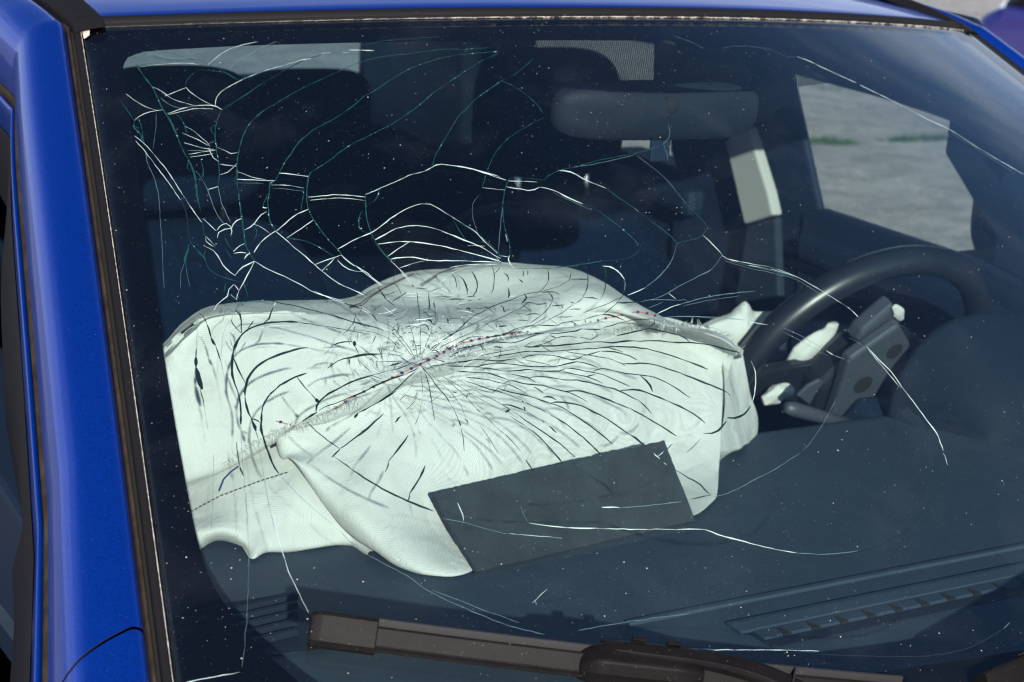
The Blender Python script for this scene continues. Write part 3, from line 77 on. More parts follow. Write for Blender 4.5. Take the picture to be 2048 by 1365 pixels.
CRACKS_AND_REFLECTIONS = """
g4 -9282,9203 -9240,9034 -9135,8766 -9086,8503 -9050,8326 -8992,8133 -8957,7893 -8923,7658 -8887,7509 -8849,7266 -8859,7029 -8877,6828 -8875,6645
w3 -9466,8174 -9390,8249 -9250,8311 -9055,8343
w3 -9007,8271 -8850,8333 -8654,8386 -8463,8398 -8333,8378 -8255,8304
w2 -8997,8253 -8803,8303 -8582,8341 -8372,8324
w2 -9135,8766 -9015,8677 -8894,8529 -8748,8451 -8599,8391
f2 -9060,8572 -8986,8462 -8869,8376 -8766,8357
w2 -8666,8732 -8596,8603 -8474,8473 -8334,8371
g2 -8666,8732 -8644,8840 -8536,8963 -8390,9060
w2 -8991,8587 -8844,8651 -8666,8729
g2 -8390,9060 -8243,9023 -8055,8985 -7921,8843 -7742,8883
g2 -9235,9186 -9016,9216 -8782,9242 -8560,9254 -8410,9240 -8318,9194 -8269,9136
w2 -9241,9145 -9051,9173 -8797,9191 -8574,9187 -8411,9157
g2 -9020,9512 -8841,9408 -8655,9342 -8501,9267 -8407,9240
g2 -9182,9474 -9074,9362 -8893,9278 -8730,9247
f2 -9145,9442 -8962,9364 -8804,9304 -8585,9271
f1 -8555,9483 -8482,9353 -8407,9240
w2 -8269,9136 -8132,9261 -7958,9387 -7761,9475 -7571,9525 -7414,9557
f1 -8173,9207 -7972,9330 -7768,9448
f2 -7983,9049 -7838,9173 -7559,9351 -7318,9476 -7116,9554
g2 -8269,9136 -8147,9075 -8041,8984 -7916,8861
w2 -8333,8378 -8288,8517 -8161,8654 -7966,8772 -7742,8883 -7485,8990 -7201,9071 -6909,9162 -6703,9203
f1.5 -8196,8620 -7934,8789 -7613,8940 -7298,9038
g2.5 -8255,8304 -8079,8419 -7885,8542 -7680,8687 -7509,8799
d2.5 -7509,8799 -7340,8891 -7097,9030 -6853,9152 -6616,9238 -6345,9324
g2 -6345,9324 -6078,9385 -5776,9441 -5401,9509 -5034,9538 -4633,9556 -4289,9580
w3 -6858,9182 -6707,9192
w2 -6525,9284 -6367,9306
w3 -6171,9299 -6065,9295
w4 -6061,9345 -5668,9321
g2 -8255,8304 -8338,8170 -8410,8002 -8458,7802 -8481,7604 -8495,7441 -8518,7249 -8560,7093 -8583,7015
g2 -8421,8036 -8476,7988 -8475,7903 -8445,7861
w3 -8583,7015 -8715,6975
f2 -8583,7015 -8594,6784 -8571,6600 -8542,6448
w3 -8860,7557 -8735,7577 -8603,7597 -8485,7611
w2 -8849,7511 -8693,7529 -8535,7554
w2 -8880,7756 -8762,7700 -8619,7644 -8496,7618
f2 -8866,7623 -8727,7616 -8602,7603
g2 -8889,8265 -8833,8142 -8814,8038 -8826,7904
w2 -8814,8038 -8714,7949 -8634,7827 -8555,7707 -8549,7673
w2 -8874,7923 -8759,7850 -8647,7761 -8571,7691
f1.5 -8606,7709 -8523,7738 -8452,7768
w2 -8469,7663 -8394,7616 -8342,7558 -8258,7534 -8201,7557
w2 -8578,7658 -8563,7542 -8530,7459 -8488,7415
w2 -8491,7376 -8399,7356 -8278,7327
w2 -8520,7202 -8426,7229 -8334,7304 -8254,7381
g3 -7486,8375 -7616,8303 -7783,8185 -7926,8047 -8046,7883 -8145,7687 -8223,7493 -8286,7270 -8330,7050 -8358,6833 -8378,6651 -8393,6471 -8411,6323 -8427,6148 -8418,6003 -8377,5872
g2 -7486,8375 -7148,8574 -6810,8741 -6501,8876 -6111,9049 -5660,9186 -5101,9246 -4620,9311 -4160,9307 -3745,9329
g2 -8328,7050 -8358,7083 -8343,7129 -8308,7159
w2 -8286,7238 -8207,7196 -8095,7133 -7952,7095
w3 -8312,7118 -8177,7106 -8029,7092 -7831,7073
w1.5 -8318,7059 -8140,7050 -7993,7034
w2 -7918,7030 -7829,7082
g3 -7748,7196 -7831,7073 -7905,7029 -7941,6937 -8005,6755 -8042,6574 -8053,6424 -8022,6304
g2 -7981,6877 -8047,6757 -8093,6667 -8079,6621 -8036,6649
g2.5 -7748,7196 -7626,7367 -7470,7556 -7318,7715 -7107,7880 -6877,8000 -6640,8128 -6385,8293 -6150,8461 -5893,8596 -5539,8804 -5225,8963 -4855,9085 -4418,9188 -4040,9218 -3620,9248
w4 -7749,7193 -7553,7158 -7378,7118
w3 -7899,7004 -7701,6988 -7486,6934
w1.5 -7899,6954 -7692,6925 -7525,6886
g3 -7323,7192 -7379,7114 -7436,6975 -7495,6791 -7525,6609 -7501,6426 -7436,6215 -7333,5976 -7240,5800 -7120,5638
g2 -7516,6916 -7529,6824 -7595,6673 -7636,6569
g2 -7323,7192 -7087,7325 -6847,7494 -6644,7617 -6381,7740 -6146,7848 -5975,7927 -5681,8089 -5362,8288 -5061,8494 -4725,8685 -4376,8880 -4022,9062 -3646,9201
w4 -7475,6790 -7295,6800 -7087,6808 -6914,6787 -6730,6754
w2 -7464,6740 -7257,6755 -7052,6757 -6857,6723 -6756,6699
g3 -6715,6799 -6770,6632 -6816,6452 -6835,6273 -6830,6096 -6787,5919 -6698,5742
w3 -6698,5742 -6624,5597 -6565,5482
g2 -6715,6799 -6579,6855 -6491,6882 -6600,6716 -6699,6653 -6757,6632
w2.5 -6702,6799 -6491,6882 -6243,6981 -5990,7081 -5810,7121 -5642,7194
w4 -5642,7194 -5543,7232 -5383,7211 -5178,7163 -4980,7096 -4751,6991
g2 -5642,7194 -5556,7337 -5391,7529 -5133,7790 -4909,8024 -4726,8158 -4393,8398 -3926,8642
g2 -6837,6544 -6894,6486 -6953,6339 -6956,6250 -6871,6201
w3 -8013,6288 -7876,6400 -7725,6513 -7528,6600
w3 -7907,6180 -7734,6289 -7497,6441
w4 -8357,5985 -8288,6083 -8168,6193 -8025,6289
w3 -8025,6289 -7935,6167 -7849,6032 -7744,5883 -7608,5677 -7468,5503 -7194,5309
g2 -7909,6174 -7726,6136 -7580,6047 -7485,5955 -7388,5870
w4 -7680,5766 -7520,5828 -7390,5864 -7309,5895
w3 -7608,5677 -7516,5757 -7406,5851
w3 -7378,5821 -7331,5733 -7233,5658 -7108,5637
w3 -7309,5895 -7244,5786 -7135,5667 -7050,5550 -6955,5434
w3 -7332,5982 -7160,6069 -6987,6148 -6787,6226 -6559,6379 -6335,6504 -6179,6572 -6033,6611
w2 -6033,6611 -5906,6596 -5787,6491 -5638,6332 -5490,6174 -5408,5992 -5295,5781
w4 -6817,6095 -6653,6175 -6474,6255 -6285,6281 -6086,6259 -5908,6181 -5744,6068 -5616,5997
w4 -6801,6030 -6620,6050 -6418,6051 -6227,6018 -6016,5965 -5792,5881 -5568,5796 -5332,5696
w3 -6738,5845 -6583,5937 -6395,6044
w4 -6715,5800 -6599,5817 -6426,5814 -6220,5759 -5975,5738 -5728,5718 -5338,5682
w3 -6648,5669 -6484,5717 -6323,5751 -6195,5758
g2 -6706,5644 -6784,5480
w2.5 -8380,5858 -8249,5738 -8068,5617 -7893,5483 -7780,5381 -7616,5305 -7471,5242
w4 -8651,5661 -8568,5754 -8488,5807 -8380,5858
w3 -8380,5858 -8457,5735 -8523,5640 -8583,5546 -8657,5426 -8701,5320
w3 -8730,6339 -8669,6410 -8592,6436
w3 -8753,6222 -8713,6308 -8634,6349 -8548,6359
w4 -8548,6359 -8495,6446 -8399,6501
w2 -8604,6436 -8548,6359 -8584,6243
g2 -8524,6418 -8412,6382
w3 -8401,6322 -8263,6405 -8161,6534 -8062,6590
g2 -8263,6405 -8247,6315 -8285,6199 -8315,6171
w2 -8263,6405 -8178,6356 -8103,6263
w3 -8596,6012 -8524,6080 -8445,6120
w3 -8602,5983 -8518,5993 -8451,5981
g2 -8660,6218 -8637,6100 -8585,6011
g2 -8683,6045 -8654,5957 -8634,5885
w3 -8493,5892 -8458,5947 -8401,5973
w2 -8887,6258 -8834,6168 -8801,6094
w2 -8892,6229 -8891,6171 -8824,6095
w3 -8936,6115 -8855,6053 -8809,5994 -8761,5820 -8710,5733 -8644,5660
g2.5 -9087,6181 -9036,6077 -8985,5974 -8950,5915 -8947,5801 -8875,5700 -8773,5639 -8586,5555
g2 -8921,6071 -8963,5944 -8950,5915
g4 -9104,6152 -9146,6039 -9187,5927 -9192,5828
f1 -9192,5828 -9202,5702 -9196,5535
f1 -9208,5871 -9275,5705 -9310,5513
d3 -9092,6839 -9066,6715 -9061,6534 -9075,6385 -9077,6238 -9087,6181
w2 -9506,7904 -9390,7748 -9256,7479 -9150,7217 -9039,6867 -8976,6680 -8896,6466
w2 -9505,7820 -9389,7583 -9281,7319 -9176,7060 -9095,6824
w1.5 -9095,6824 -9040,6861
g2 -8873,6524 -8894,6347 -8892,6229
f2 -8767,7150 -8727,6976 -8714,6790 -8684,6575 -8619,6422
w2 -8873,6524 -8807,6432 -8745,6325
g3 -9466,8174 -9497,8055 -9435,7951 -9397,7781
g3 -9410,8205 -9395,8050 -9410,7815
g3 -9507,8073 -9423,8035
g2 -9609,8547 -9534,8333 -9469,8157
w2 -9514,8656 -9402,8519 -9263,8395 -9116,8329
f1.5 -9404,7650 -9409,7454 -9369,7228 -9350,7038 -9359,6821 -9380,6610
f1 -9380,6610 -9415,6226 -9459,5855 -9490,5522
f1 -9163,8279 -9203,8041 -9300,7677
g2 -8883,7460 -8913,7301 -8795,7263 -8767,7150 -8715,7291 -8721,7452
w3 -8866,5328 -8803,5366 -8763,5459 -8691,5538
w2 -8680,5537 -8652,5453
g2 -8775,5570 -8824,5435
g2 -8565,5545 -8563,5449 -8563,5340
w4 -5385,7211 -5227,7180 -5052,7123 -4892,7035 -4683,6928
g2 -4898,7084 -5082,6834
g1.5 -4898,7084 -4647,7371 -4311,7628 -4100,7741 -3812,7871 -3567,7969
w3 -5085,6828 -4941,6802 -4783,6775
g2 -4654,6926 -4749,6818 -4863,6633 -4933,6512
f1.5 -4933,6512 -5095,6213 -5245,5922 -5287,5836
g2.5 -4647,6942 -4589,6972 -4354,6945 -4125,6902
w2.5 -4659,6917 -4435,6900 -4241,6878
w3 -4732,6824 -4578,6785 -4393,6750 -4254,6795
g2 -4125,6902 -4011,6978 -3821,7052
w4 -3821,7052 -3655,7022 -3494,6873 -3268,6732
g2.5 -3268,6732 -3172,6583 -3067,6450 -2940,6254 -2815,6060 -2742,5933 -2713,5809
w4 -4239,6794 -4077,6738 -3933,6620 -3761,6500
g2.5 -3761,6500 -3610,6398 -3493,6236 -3398,6092 -3320,5920 -3266,5811
w1.5 -4098,6698 -3909,6555 -3676,6386
g1.5 -3266,5811 -3359,5726 -3499,5660 -3662,5626 -3889,5624 -4183,5598 -4471,5571 -4803,5553 -5186,5584
g2 -3816,7062 -3516,7105 -3154,7190 -2802,7243 -2407,7296 -2089,7370 -1853,7438
w1.5 -3546,7106 -3183,7141 -2828,7200 -2461,7264
g1.5 -2713,5809 -2552,5845 -2384,5866 -2239,5919 -2065,6034
w3.5 -2239,5919 -2182,5793 -2136,5608
w4 -2146,5593 -2081,5529 -1950,5491
w2 -1950,5491 -1739,5432 -1525,5373 -1332,5285 -1180,5185
f1.5 -2161,5549 -1920,5444 -1658,5367 -1404,5275 -1235,5198
f1.5 -2440,7246 -2313,7037 -2220,6832 -2191,6632 -2171,6420
g2 -2171,6420 -2121,6258 -2061,6040
f1.5 -1523,7777 -1597,7635 -1742,7498 -1853,7438 -1903,7294 -1982,7132
f1.5 -2713,5809 -2931,5582 -3147,5418 -3369,5287
f1.5 -2146,5593 -2443,5403 -2643,5328 -2863,5260
f1 -5178,6712 -5313,6593 -5391,6442 -5439,6231 -5442,6096
g2 -3080,9099 -3353,8929 -3605,8782 -3879,8675 -4173,8516 -4530,8307 -4783,8101
g2 -3879,8675 -3728,8558 -3603,8369 -3533,8202 -3533,8057
g3 -5713,6412 -5604,6285 -5496,6159 -5395,6019 -5321,5882 -5298,5749
w3 -5824,6131 -5699,6050 -5594,5985 -5469,5905 -5363,5782 -5305,5735
w4 -5568,5793 -5364,5718
w3 -6014,5639 -5852,5664 -5620,5666 -5392,5653
w3 -5170,5771 -5220,5687 -5186,5584
w3 -5350,5752 -5329,5678 -5232,5658
w2 -5286,5777 -5193,5749
g2 -4933,6512 -5042,6210 -5081,5972 -5162,5771
w2 -5663,5944 -5434,5926
g2 -5614,6001 -5433,5991 -5374,5944
w2 -5081,6092 -5107,5974
g2 -5691,6335 -5670,6123 -5648,6047
w4 -3962,5541 -3858,5526 -3802,5473 -3788,5371
g2 -4030,5624 -3962,5541 -4017,5385
g1.5 -3664,5596 -3767,5486
w3.5 2452,9091 2661,8987 2817,8857 3087,8672 3313,8524
w3.5 3349,8480 3609,8285 3952,8011 4274,7720 4579,7519 4783,7216 5059,6895 5353,6593
f1.5 4504,7468 4799,7059 5142,6619
f1.5 -11,9537 248,9407 416,9260
f1 818,9278 1414,9318 1917,9246 2178,9097 2426,9087
w2 -1835,5422 -1462,5319 -1209,5202 -1072,5083 -915,4917 -734,4711
f1.5 -2159,5509 -1862,5385 -1499,5269 -1241,5160 -1041,4939
w4 -734,4711 -701,4645 -681,4563
f2 -3397,4769 -3159,4757 -2815,4708 -2416,4654
w2.5 -2407,4629 -2139,4565
d3 -2134,4572 -1942,4508
f2 -1942,4508 -1731,4358 -1579,4201
w4 -1524,4148 -1465,4084
f3 -1465,4084 -1330,4012
f1.5 -1982,4451 -1780,4290 -1561,4080
f2 -3312,4914 -3031,4968 -2750,5011 -2397,5036 -1994,5041
d3 -1019,4323 -933,4255 -875,4152
f1.5 -1046,4289 -935,4182
w4 -875,4152 -828,3967 -765,3771 -763,3571 -744,3327 -733,3077 -718,2963 -797,2738
w2 -885,4105 -848,3909 -797,3563
f1 -1837,3526 -2014,3386 -2208,3250 -2555,3024 -2696,2953
d1.2 -6869,4407 -6920,4544 -6958,4655 -6994,4733 -7018,4810
d1.2 -6841,4398 -6818,4525 -6801,4633 -6787,4769 -6785,4852 -6782,4936
d1.2 -6794,4469 -6736,4629 -6688,4791 -6639,4956 -6597,5109 -6552,5323
d1.2 -6805,4416 -6664,4624 -6570,4756 -6530,4837
d1.2 -6864,4420 -6877,4528 -6914,4639 -6952,4751 -7013,4865 -7150,4946
d3 -7183,5050 -7168,5000 -7150,4946
w2 -7183,5050 -7253,5125 -7335,5179
d3 -7405,5190 -7343,5151 -7279,5119
d1.2 -7011,4563 -7045,4647 -7115,4733 -7272,4811 -7387,4831 -7503,4844
d1 -6961,4493 -7109,4555 -7277,4592
d4 -7602,4482 -7526,4505 -7440,4517 -7323,4516 -7241,4512
d1.5 -7241,4512 -7101,4503 -6993,4468
d1.5 -7340,4414 -7154,4407 -7039,4397 -6924,4383 -6859,4379
d4 -7198,4346 -7129,4371 -7035,4390
d2.5 -7206,4293 -7088,4313 -6981,4353 -6912,4382
d4 -7688,4164 -7610,4198 -7522,4226 -7387,4251
d1.5 -7387,4251 -7275,4278 -7212,4291
d4 -7735,3986 -7636,4018 -7506,4075 -7351,4138 -7195,4194 -7054,4232
d2 -7054,4232 -6961,4266 -6863,4313
d2.5 -7424,3923 -7329,3975 -7216,4046 -7098,4129 -6973,4227 -6899,4275
w1.5 -6945,4166 -7014,4098 -7072,4024 -7122,3975
d1.5 -7122,3975 -7210,3910
d1 -6965,4030 -7012,3956 -7058,3901
d1 -6863,4220 -6889,4104 -6924,3976
d1.2 -6811,4217 -6814,4099 -6838,3971 -6849,3920
d3 -7018,4810 -6990,4822 -6962,4814
d3 -6968,4718 -6924,4722
d3 -6849,4842 -6808,4856 -6773,4849
d3 -6775,4845 -6725,4846 -6695,4826
d3 -6704,4946 -6642,4945
d3 -6906,4762 -6858,4776
d3 -6835,4772 -6793,4770
d3 -6686,4777 -6630,4763 -6619,4739
d3 -6620,4864 -6587,4869
d3 -6590,4862 -6577,4826 -6579,4785
d3 -6849,4635 -6837,4665 -6804,4663 -6811,4640
d3 -6802,4594 -6747,4595
d3 -6679,4598 -6647,4585 -6665,4550
d3 -6861,4541 -6818,4545
d3 -6531,4761 -6486,4765
d3 -6528,4699 -6507,4695
d3 -6646,4515 -6600,4525 -6580,4511 -6559,4466
d3 -6651,4427 -6621,4392
d3 -6619,4398 -6533,4366
d2 -6796,4409 -6681,4429
d3 -6317,4944 -6306,4922 -6319,4867
d3 -6558,4937 -6520,4921 -6513,4885
d3 -6447,4826 -6432,4797
d4 -6352,4723 -6341,4701
d3 -6503,4594 -6498,4553
d4 -6448,4557 -6439,4529
d3 -6406,4623 -6399,4609
d3 -6937,4952 -6906,4954
d4 -7029,4783 -7011,4754
g4 -6531,4978 -6454,4966
g4 -6587,5016 -6531,5034
d3 -6389,5169 -6406,5084
d1.2 -6406,5084 -6462,4918
d3 -6417,4453 -6275,4506 -6081,4559 -5890,4598 -5797,4640
d3 -5973,4644 -5842,4657 -5704,4683 -5567,4702 -5463,4703
d3 -5479,4697 -5421,4679 -5390,4645
d3 -5896,4585 -5795,4582 -5675,4564
d3 -6468,4429 -6363,4432 -6268,4424
d3 -6330,4525 -6200,4542 -6080,4562
d3 -6528,4346 -6392,4351 -6265,4363 -6138,4375 -6022,4354 -5927,4342 -5813,4348 -5685,4353
d3 -5945,4393 -5812,4411 -5683,4421 -5548,4439 -5420,4438
d3 -6543,4317 -6410,4301 -6292,4291 -6210,4279 -6105,4299 -5976,4311 -5855,4303 -5739,4280 -5624,4255 -5504,4240
d3 -6213,4273 -6095,4259 -5982,4231 -5869,4204 -5709,4200 -5582,4205 -5467,4177
d3 -6443,4241 -6316,4223 -6198,4212 -6084,4191 -5979,4145 -5910,4101 -5867,4085
d2 -6730,4318 -6643,4326 -6528,4346
d2 -6702,4330 -6558,4328
d2 -5830,4162 -5735,4135 -5615,4094
d3 -5608,4355 -5508,4382 -5376,4391
d3 -5579,4333 -5476,4306 -5387,4275 -5310,4247
d2.5 -5678,4557 -5570,4571 -5406,4623 -5262,4655
d3 -5520,4506 -5424,4490 -5335,4487
d3 -5894,4523 -5832,4522 -5789,4502
d2 -5633,4479 -5792,4462 -5952,4438 -6113,4407
d3 -5337,4664 -5269,4669 -5208,4658
d2 -6662,4522 -6548,4604 -6324,4714 -6191,4803 -6021,4920 -5863,4995 -5677,5070 -5468,5129 -5222,5202 -5005,5233
d1.5 -6604,4512 -6411,4609 -6212,4680 -6021,4751 -5804,4850 -5606,4923 -5373,5008 -5200,5099
d2 -6525,4494 -6377,4566 -6202,4638 -6089,4672 -5953,4664
d2 -5777,4660 -5615,4712 -5409,4769 -5205,4785
d1.5 -5706,4676 -5502,4733 -5345,4765 -5219,4814 -5053,4888
d1.5 -6640,4514 -6508,4615 -6395,4691 -6248,4751 -6100,4812 -5949,4873 -5722,4958
d3 -5325,4920 -5232,4935 -5132,4919
d3 -5449,4859 -5374,4852 -5330,4846
d3 -5719,4789 -5620,4794
d3 -5584,5071 -5560,5034 -5577,4978
d2 -5577,4978 -5489,5015
d3 -5298,5090 -5220,5085 -5154,5081
d3 -5216,5216 -5193,5193 -5218,5151 -5298,5090
d3 -6018,5543 -6007,5468 -6031,5352
d3 -5946,5524 -5909,5448 -5909,5345 -5942,5244
d3.5 -5753,5573 -5742,5468 -5762,5365 -5834,5253 -5870,5226
d2 -5466,5647 -5470,5557 -5512,5440 -5573,5325 -5634,5241
d3 -5389,5300 -5400,5242 -5443,5171
d4 -5194,5421 -5160,5375
d3 -5353,5527 -5315,5473 -5343,5408
d2 -5475,5527 -5404,5568 -5365,5611
d2 -5082,5549 -5119,5462
d2 -5018,5553 -5051,5473
d4 -6171,5185 -6109,5196 -5998,5182
d3 -5965,5166 -5912,5170
d2 -5952,5216 -5841,5217
d3 -5835,5166 -5786,5174
d4 -6036,5048 -5971,5066 -6006,5025
d3 -5976,5019 -5938,5017
d3 -5866,5052 -5826,5057
w2 -6404,5343 -6343,5369 -6269,5394
w2.5 -6225,5355 -6189,5331 -6170,5294
w2.5 -6237,5305 -6212,5267 -6167,5250 -6088,5253
w2.5 -6717,5267 -6636,5262 -6561,5258 -6519,5270
w2 -6406,5300 -6298,5316
w2 -6239,5407 -6130,5490 -6025,5558 -5902,5603 -5785,5627 -5687,5636
g3 -6547,5373 -6473,5365 -6408,5351
d3 -6574,5426 -6561,5389
w2.5 -6722,5776 -6667,5668 -6617,5546 -6578,5434
d3 -6406,5300 -6435,5200 -6474,5088 -6495,5047
d2 -6797,5468 -6758,5392 -6749,5305
w1.5 -6948,5432 -6877,5297 -6815,5179 -6773,5077 -6764,4991
d3 -6955,5229 -6913,5184 -6881,5147
w2 -7024,5148 -6973,5074 -6917,5014
w2 -6936,5072 -6867,5096
w1.5 -6749,5305 -6746,5161 -6733,5046 -6736,4961
d3 -7000,5406 -6987,5347 -6968,5288 -6955,5229
d2 -7470,4960 -7379,4942 -7294,4902 -7175,4854 -7114,4816
w3 -7237,5773 -7175,5725 -7105,5661 -7042,5576 -6935,5431
d4 -7497,4693 -7508,4632
d2.5 -7341,5417 -7253,5376 -7184,5314
g2 -4987,5559 -4780,5555 -4567,5557 -4375,5569 -4238,5584 -4021,5609
d3 -4753,5538 -4773,5456 -4824,5370
d1.5 -4824,5370 -4918,5286 -5011,5233
d2 -4454,5482 -4528,5374
d1.5 -4528,5374 -4689,5302 -4878,5254 -5015,5226 -5113,5188
d5 -4499,5377 -4386,5376 -4285,5364
d2 -4228,5575 -4231,5484 -4269,5381 -4320,5294 -4384,5209 -4495,5099
d3 -4977,5219 -4865,5224 -4801,5213 -4761,5181
d3 -4898,5211 -4871,5166 -4880,5108
d1.5 -4880,5108 -4976,5013 -5095,4927 -5220,4856 -5321,4806
d3 -5175,5080 -5076,5059 -4986,5064
d3 -4930,5024 -4847,5026 -4763,5031
d3 -4807,5024 -4801,4980
d4 -4664,5065 -4627,5041
d1.5 -4627,5041 -4787,4950 -4987,4870 -5198,4784 -5353,4731
d3 -4728,4961 -4659,4961 -4578,4958
d3 -4467,5114 -4365,5108 -4282,5078
d2 -4495,5099 -4624,5034
d2 -3946,5528 -4002,5410 -4085,5265 -4159,5165 -4222,5111
d3 -4959,4871 -4855,4864 -4740,4864
d3 -5217,4771 -5113,4767 -5038,4757 -4977,4759
d2 -4977,4759 -4874,4794 -4737,4797 -4622,4811
d3 -4803,4801 -4760,4777 -4719,4736
d3 -4596,4809 -4605,4767
d2 -4622,4811 -4498,4841 -4348,4864
d4 -4346,4868 -4255,4855 -4160,4823 -4106,4791 -4079,4763
d3 -5385,4656 -5303,4665 -5213,4662
d3 -5131,4653 -5008,4648 -4896,4659 -4786,4666 -4684,4697
d3 -4682,4687 -4579,4676 -4453,4668
d2 -4444,4671 -4348,4700 -4210,4726 -4057,4752 -3951,4766 -3796,4762 -3671,4757
d2 -3671,4757 -3695,4712 -3763,4667 -3843,4637
d3 -3843,4637 -3991,4612 -4156,4588 -4290,4569
w2 -4290,4569 -4426,4543 -4535,4516
d4 -3843,4637 -3711,4606 -3593,4562 -3475,4518 -3402,4471 -3368,4405
d4 -5454,4495 -5322,4500 -5196,4491 -5039,4492 -4878,4498 -4756,4503 -4633,4509 -4528,4502 -4404,4479 -4262,4490 -4061,4480 -3858,4468 -3662,4440 -3490,4418 -3368,4405 -3196,4378 -3049,4331 -2934,4280 -2779,4226
d3 -5137,4626 -5098,4609 -5075,4587
d3 -5081,4588 -4989,4602 -4883,4602 -4813,4579
d3 -4776,4574 -4712,4567 -4662,4546
d2 -4521,4599 -4577,4568 -4659,4538
d2 -5075,4587 -5198,4547 -5314,4520 -5456,4488
d3 -5476,4441 -5329,4425 -5163,4421 -4965,4424 -4807,4424 -4649,4420 -4484,4426 -4360,4432
d4 -4426,4436 -4234,4412 -4042,4384 -3922,4350 -3755,4273 -3591,4191 -3430,4103 -3338,4041
w2 -3340,4035 -3419,3898
d3 -4477,4415 -4395,4388 -4321,4349
d4 -4589,4379 -4461,4365 -4344,4330 -4256,4289 -4195,4237
d3 -5026,4404 -4921,4377 -4803,4348 -4697,4320 -4578,4291 -4489,4254
d3 -5384,4387 -5249,4372 -5135,4337 -5045,4306 -4986,4293 -4901,4307 -4847,4338
d2.5 -4847,4338 -4732,4357 -4600,4382
d3 -5561,4237 -5411,4234 -5250,4223 -5154,4236 -5042,4256 -4944,4269
d3 -4947,4263 -4855,4236 -4779,4204 -4734,4173
d3 -4491,4251 -4439,4220 -4397,4197 -4378,4168
d4 -4397,4197 -4279,4191 -4132,4187 -4000,4154 -3801,4064 -3590,3946 -3435,3852 -3279,3759 -3245,3723
d2 -3245,3723 -3241,3683
w1.5 -3240,3696 -3264,3625
d3 -5575,4205 -5460,4177 -5339,4165 -5213,4160 -5137,4188
d3 -5128,4194 -5015,4173 -4901,4138 -4787,4103 -4708,4077 -4628,4025 -4530,3958 -4451,3905
d3 -5191,4152 -5101,4125 -4991,4084 -4880,4043 -4801,3991 -4766,3968
d2.5 -4935,4064 -4806,4091
d3 -4816,4125 -4708,4158 -4600,4137 -4511,4103 -4395,4068 -4273,4046 -4163,4024 -4041,3974 -3926,3885 -3841,3792 -3773,3707
d4 -4254,4031 -4216,3974 -4192,3892 -4203,3820
d3 -5618,4101 -5538,4112 -5430,4099 -5315,4074 -5225,4048 -5079,4031 -4964,4003 -4854,3962 -4744,3920 -4637,3873 -4539,3806 -4435,3726
d4 -4590,3863 -4497,3865 -4371,3853 -4264,3805 -4162,3744 -4083,3692
w4 -3981,5545 -3889,5525 -3824,5483 -3788,5412 -3779,5336
f2 -3779,5336 -3819,5248 -3880,5163
w2.5 -3858,5109 -3698,5151 -3552,5201
f1.5 -3552,5201 -3364,5294 -3179,5404 -2962,5545
f2 -3532,5029 -3320,5089 -3082,5186 -2793,5280 -2471,5390
d4 -4068,5013 -3964,5006 -3850,5006 -3734,5005
f2 -3734,5005 -3578,5025 -3408,5013 -3227,4994
w4 -3271,5096 -3250,5055 -3218,5008
w3 -3605,4822 -3498,4858 -3352,4906 -3185,4939
f2 -3185,4939 -2981,4977 -2731,5012 -2485,5032 -2247,5038
f1.5 -3173,4909 -2845,4953 -2276,4995
d1.5 -3880,5163 -3946,5093 -4053,5026
d1.5 -3946,5093 -4191,5006 -4383,4960 -4578,4901
d2 -4321,4863 -4124,4973 -4064,5005
f2 -3671,4757 -3476,4769 -3256,4768 -2976,4741 -2486,4681
f1.5 -3670,4913 -3425,4985
f1.5 -3227,4994 -3093,4992 -3061,4945
d1.5 -6821,4323 -6814,4197 -6820,4054 -6848,3913 -6870,3774 -6893,3650
d2 -6821,4323 -6768,4194 -6724,4041 -6682,3955 -6651,3837
d1.5 -6651,3837 -6632,3721 -6633,3583
d3 -6627,3633 -6630,3564
d2 -6638,3533 -6655,3398 -6692,3266
d1.2 -6762,4247 -6677,4110 -6589,3949 -6545,3805 -6546,3665
d3 -6551,3653 -6533,3601
d4 -6588,3987 -6537,3965
d3 -6420,3957 -6380,3935
d3 -6423,3932 -6454,3895
d1.2 -6627,4186 -6538,4062 -6448,3914 -6381,3768
d3 -6383,3762 -6347,3715
d1.5 -6347,3715 -6285,3610 -6236,3519
d1.5 -6236,3519 -6151,3401 -6100,3287 -6074,3217
d1.2 -6410,3556 -6374,3429 -6354,3353 -6323,3217
d1.2 -6627,4186 -6506,4086 -6395,3962 -6287,3865 -6174,3780 -6086,3698
d1.2 -6472,4150 -6367,4038 -6259,3940 -6109,3827 -6002,3730
d3 -6062,3792 -5994,3781 -5912,3743 -5823,3693
d4 -6074,3697 -6040,3707 -6004,3724
d2 -6068,3792 -6030,3751 -6004,3724
d2.5 -6361,4156 -6236,4135 -6134,4115 -6058,4090 -5996,4060 -5924,4055 -5864,4084
d2 -5927,4049 -5837,3997 -5771,3947 -5725,3892
d3 -6380,4105 -6264,4058 -6186,4007 -6080,3968 -5988,3922
d2 -5988,3922 -5887,3870 -5819,3827
d3 -6056,3999 -5952,3953 -5845,3913 -5736,3879 -5653,3841 -5571,3803 -5488,3765 -5389,3707 -5336,3658
d3.5 -5336,3658 -5251,3569 -5169,3474 -5091,3373 -5031,3287 -4996,3228
d4 -5497,3772 -5385,3775 -5259,3749 -5151,3709 -5058,3637 -4946,3552 -4862,3463 -4743,3321
d3 -5787,3799 -5725,3756 -5660,3707 -5604,3664
d3 -5560,3623 -5479,3554 -5397,3459 -5327,3366 -5270,3275 -5215,3178 -5176,3101
d4 -5821,3821 -5811,3801
d4 -5827,3744 -5830,3706
d1.5 -5823,3693 -5773,3638 -5701,3576
d3 -5695,3575 -5672,3542
d3 -5637,3496 -5608,3450 -5583,3408
d1.5 -6004,3724 -5918,3636
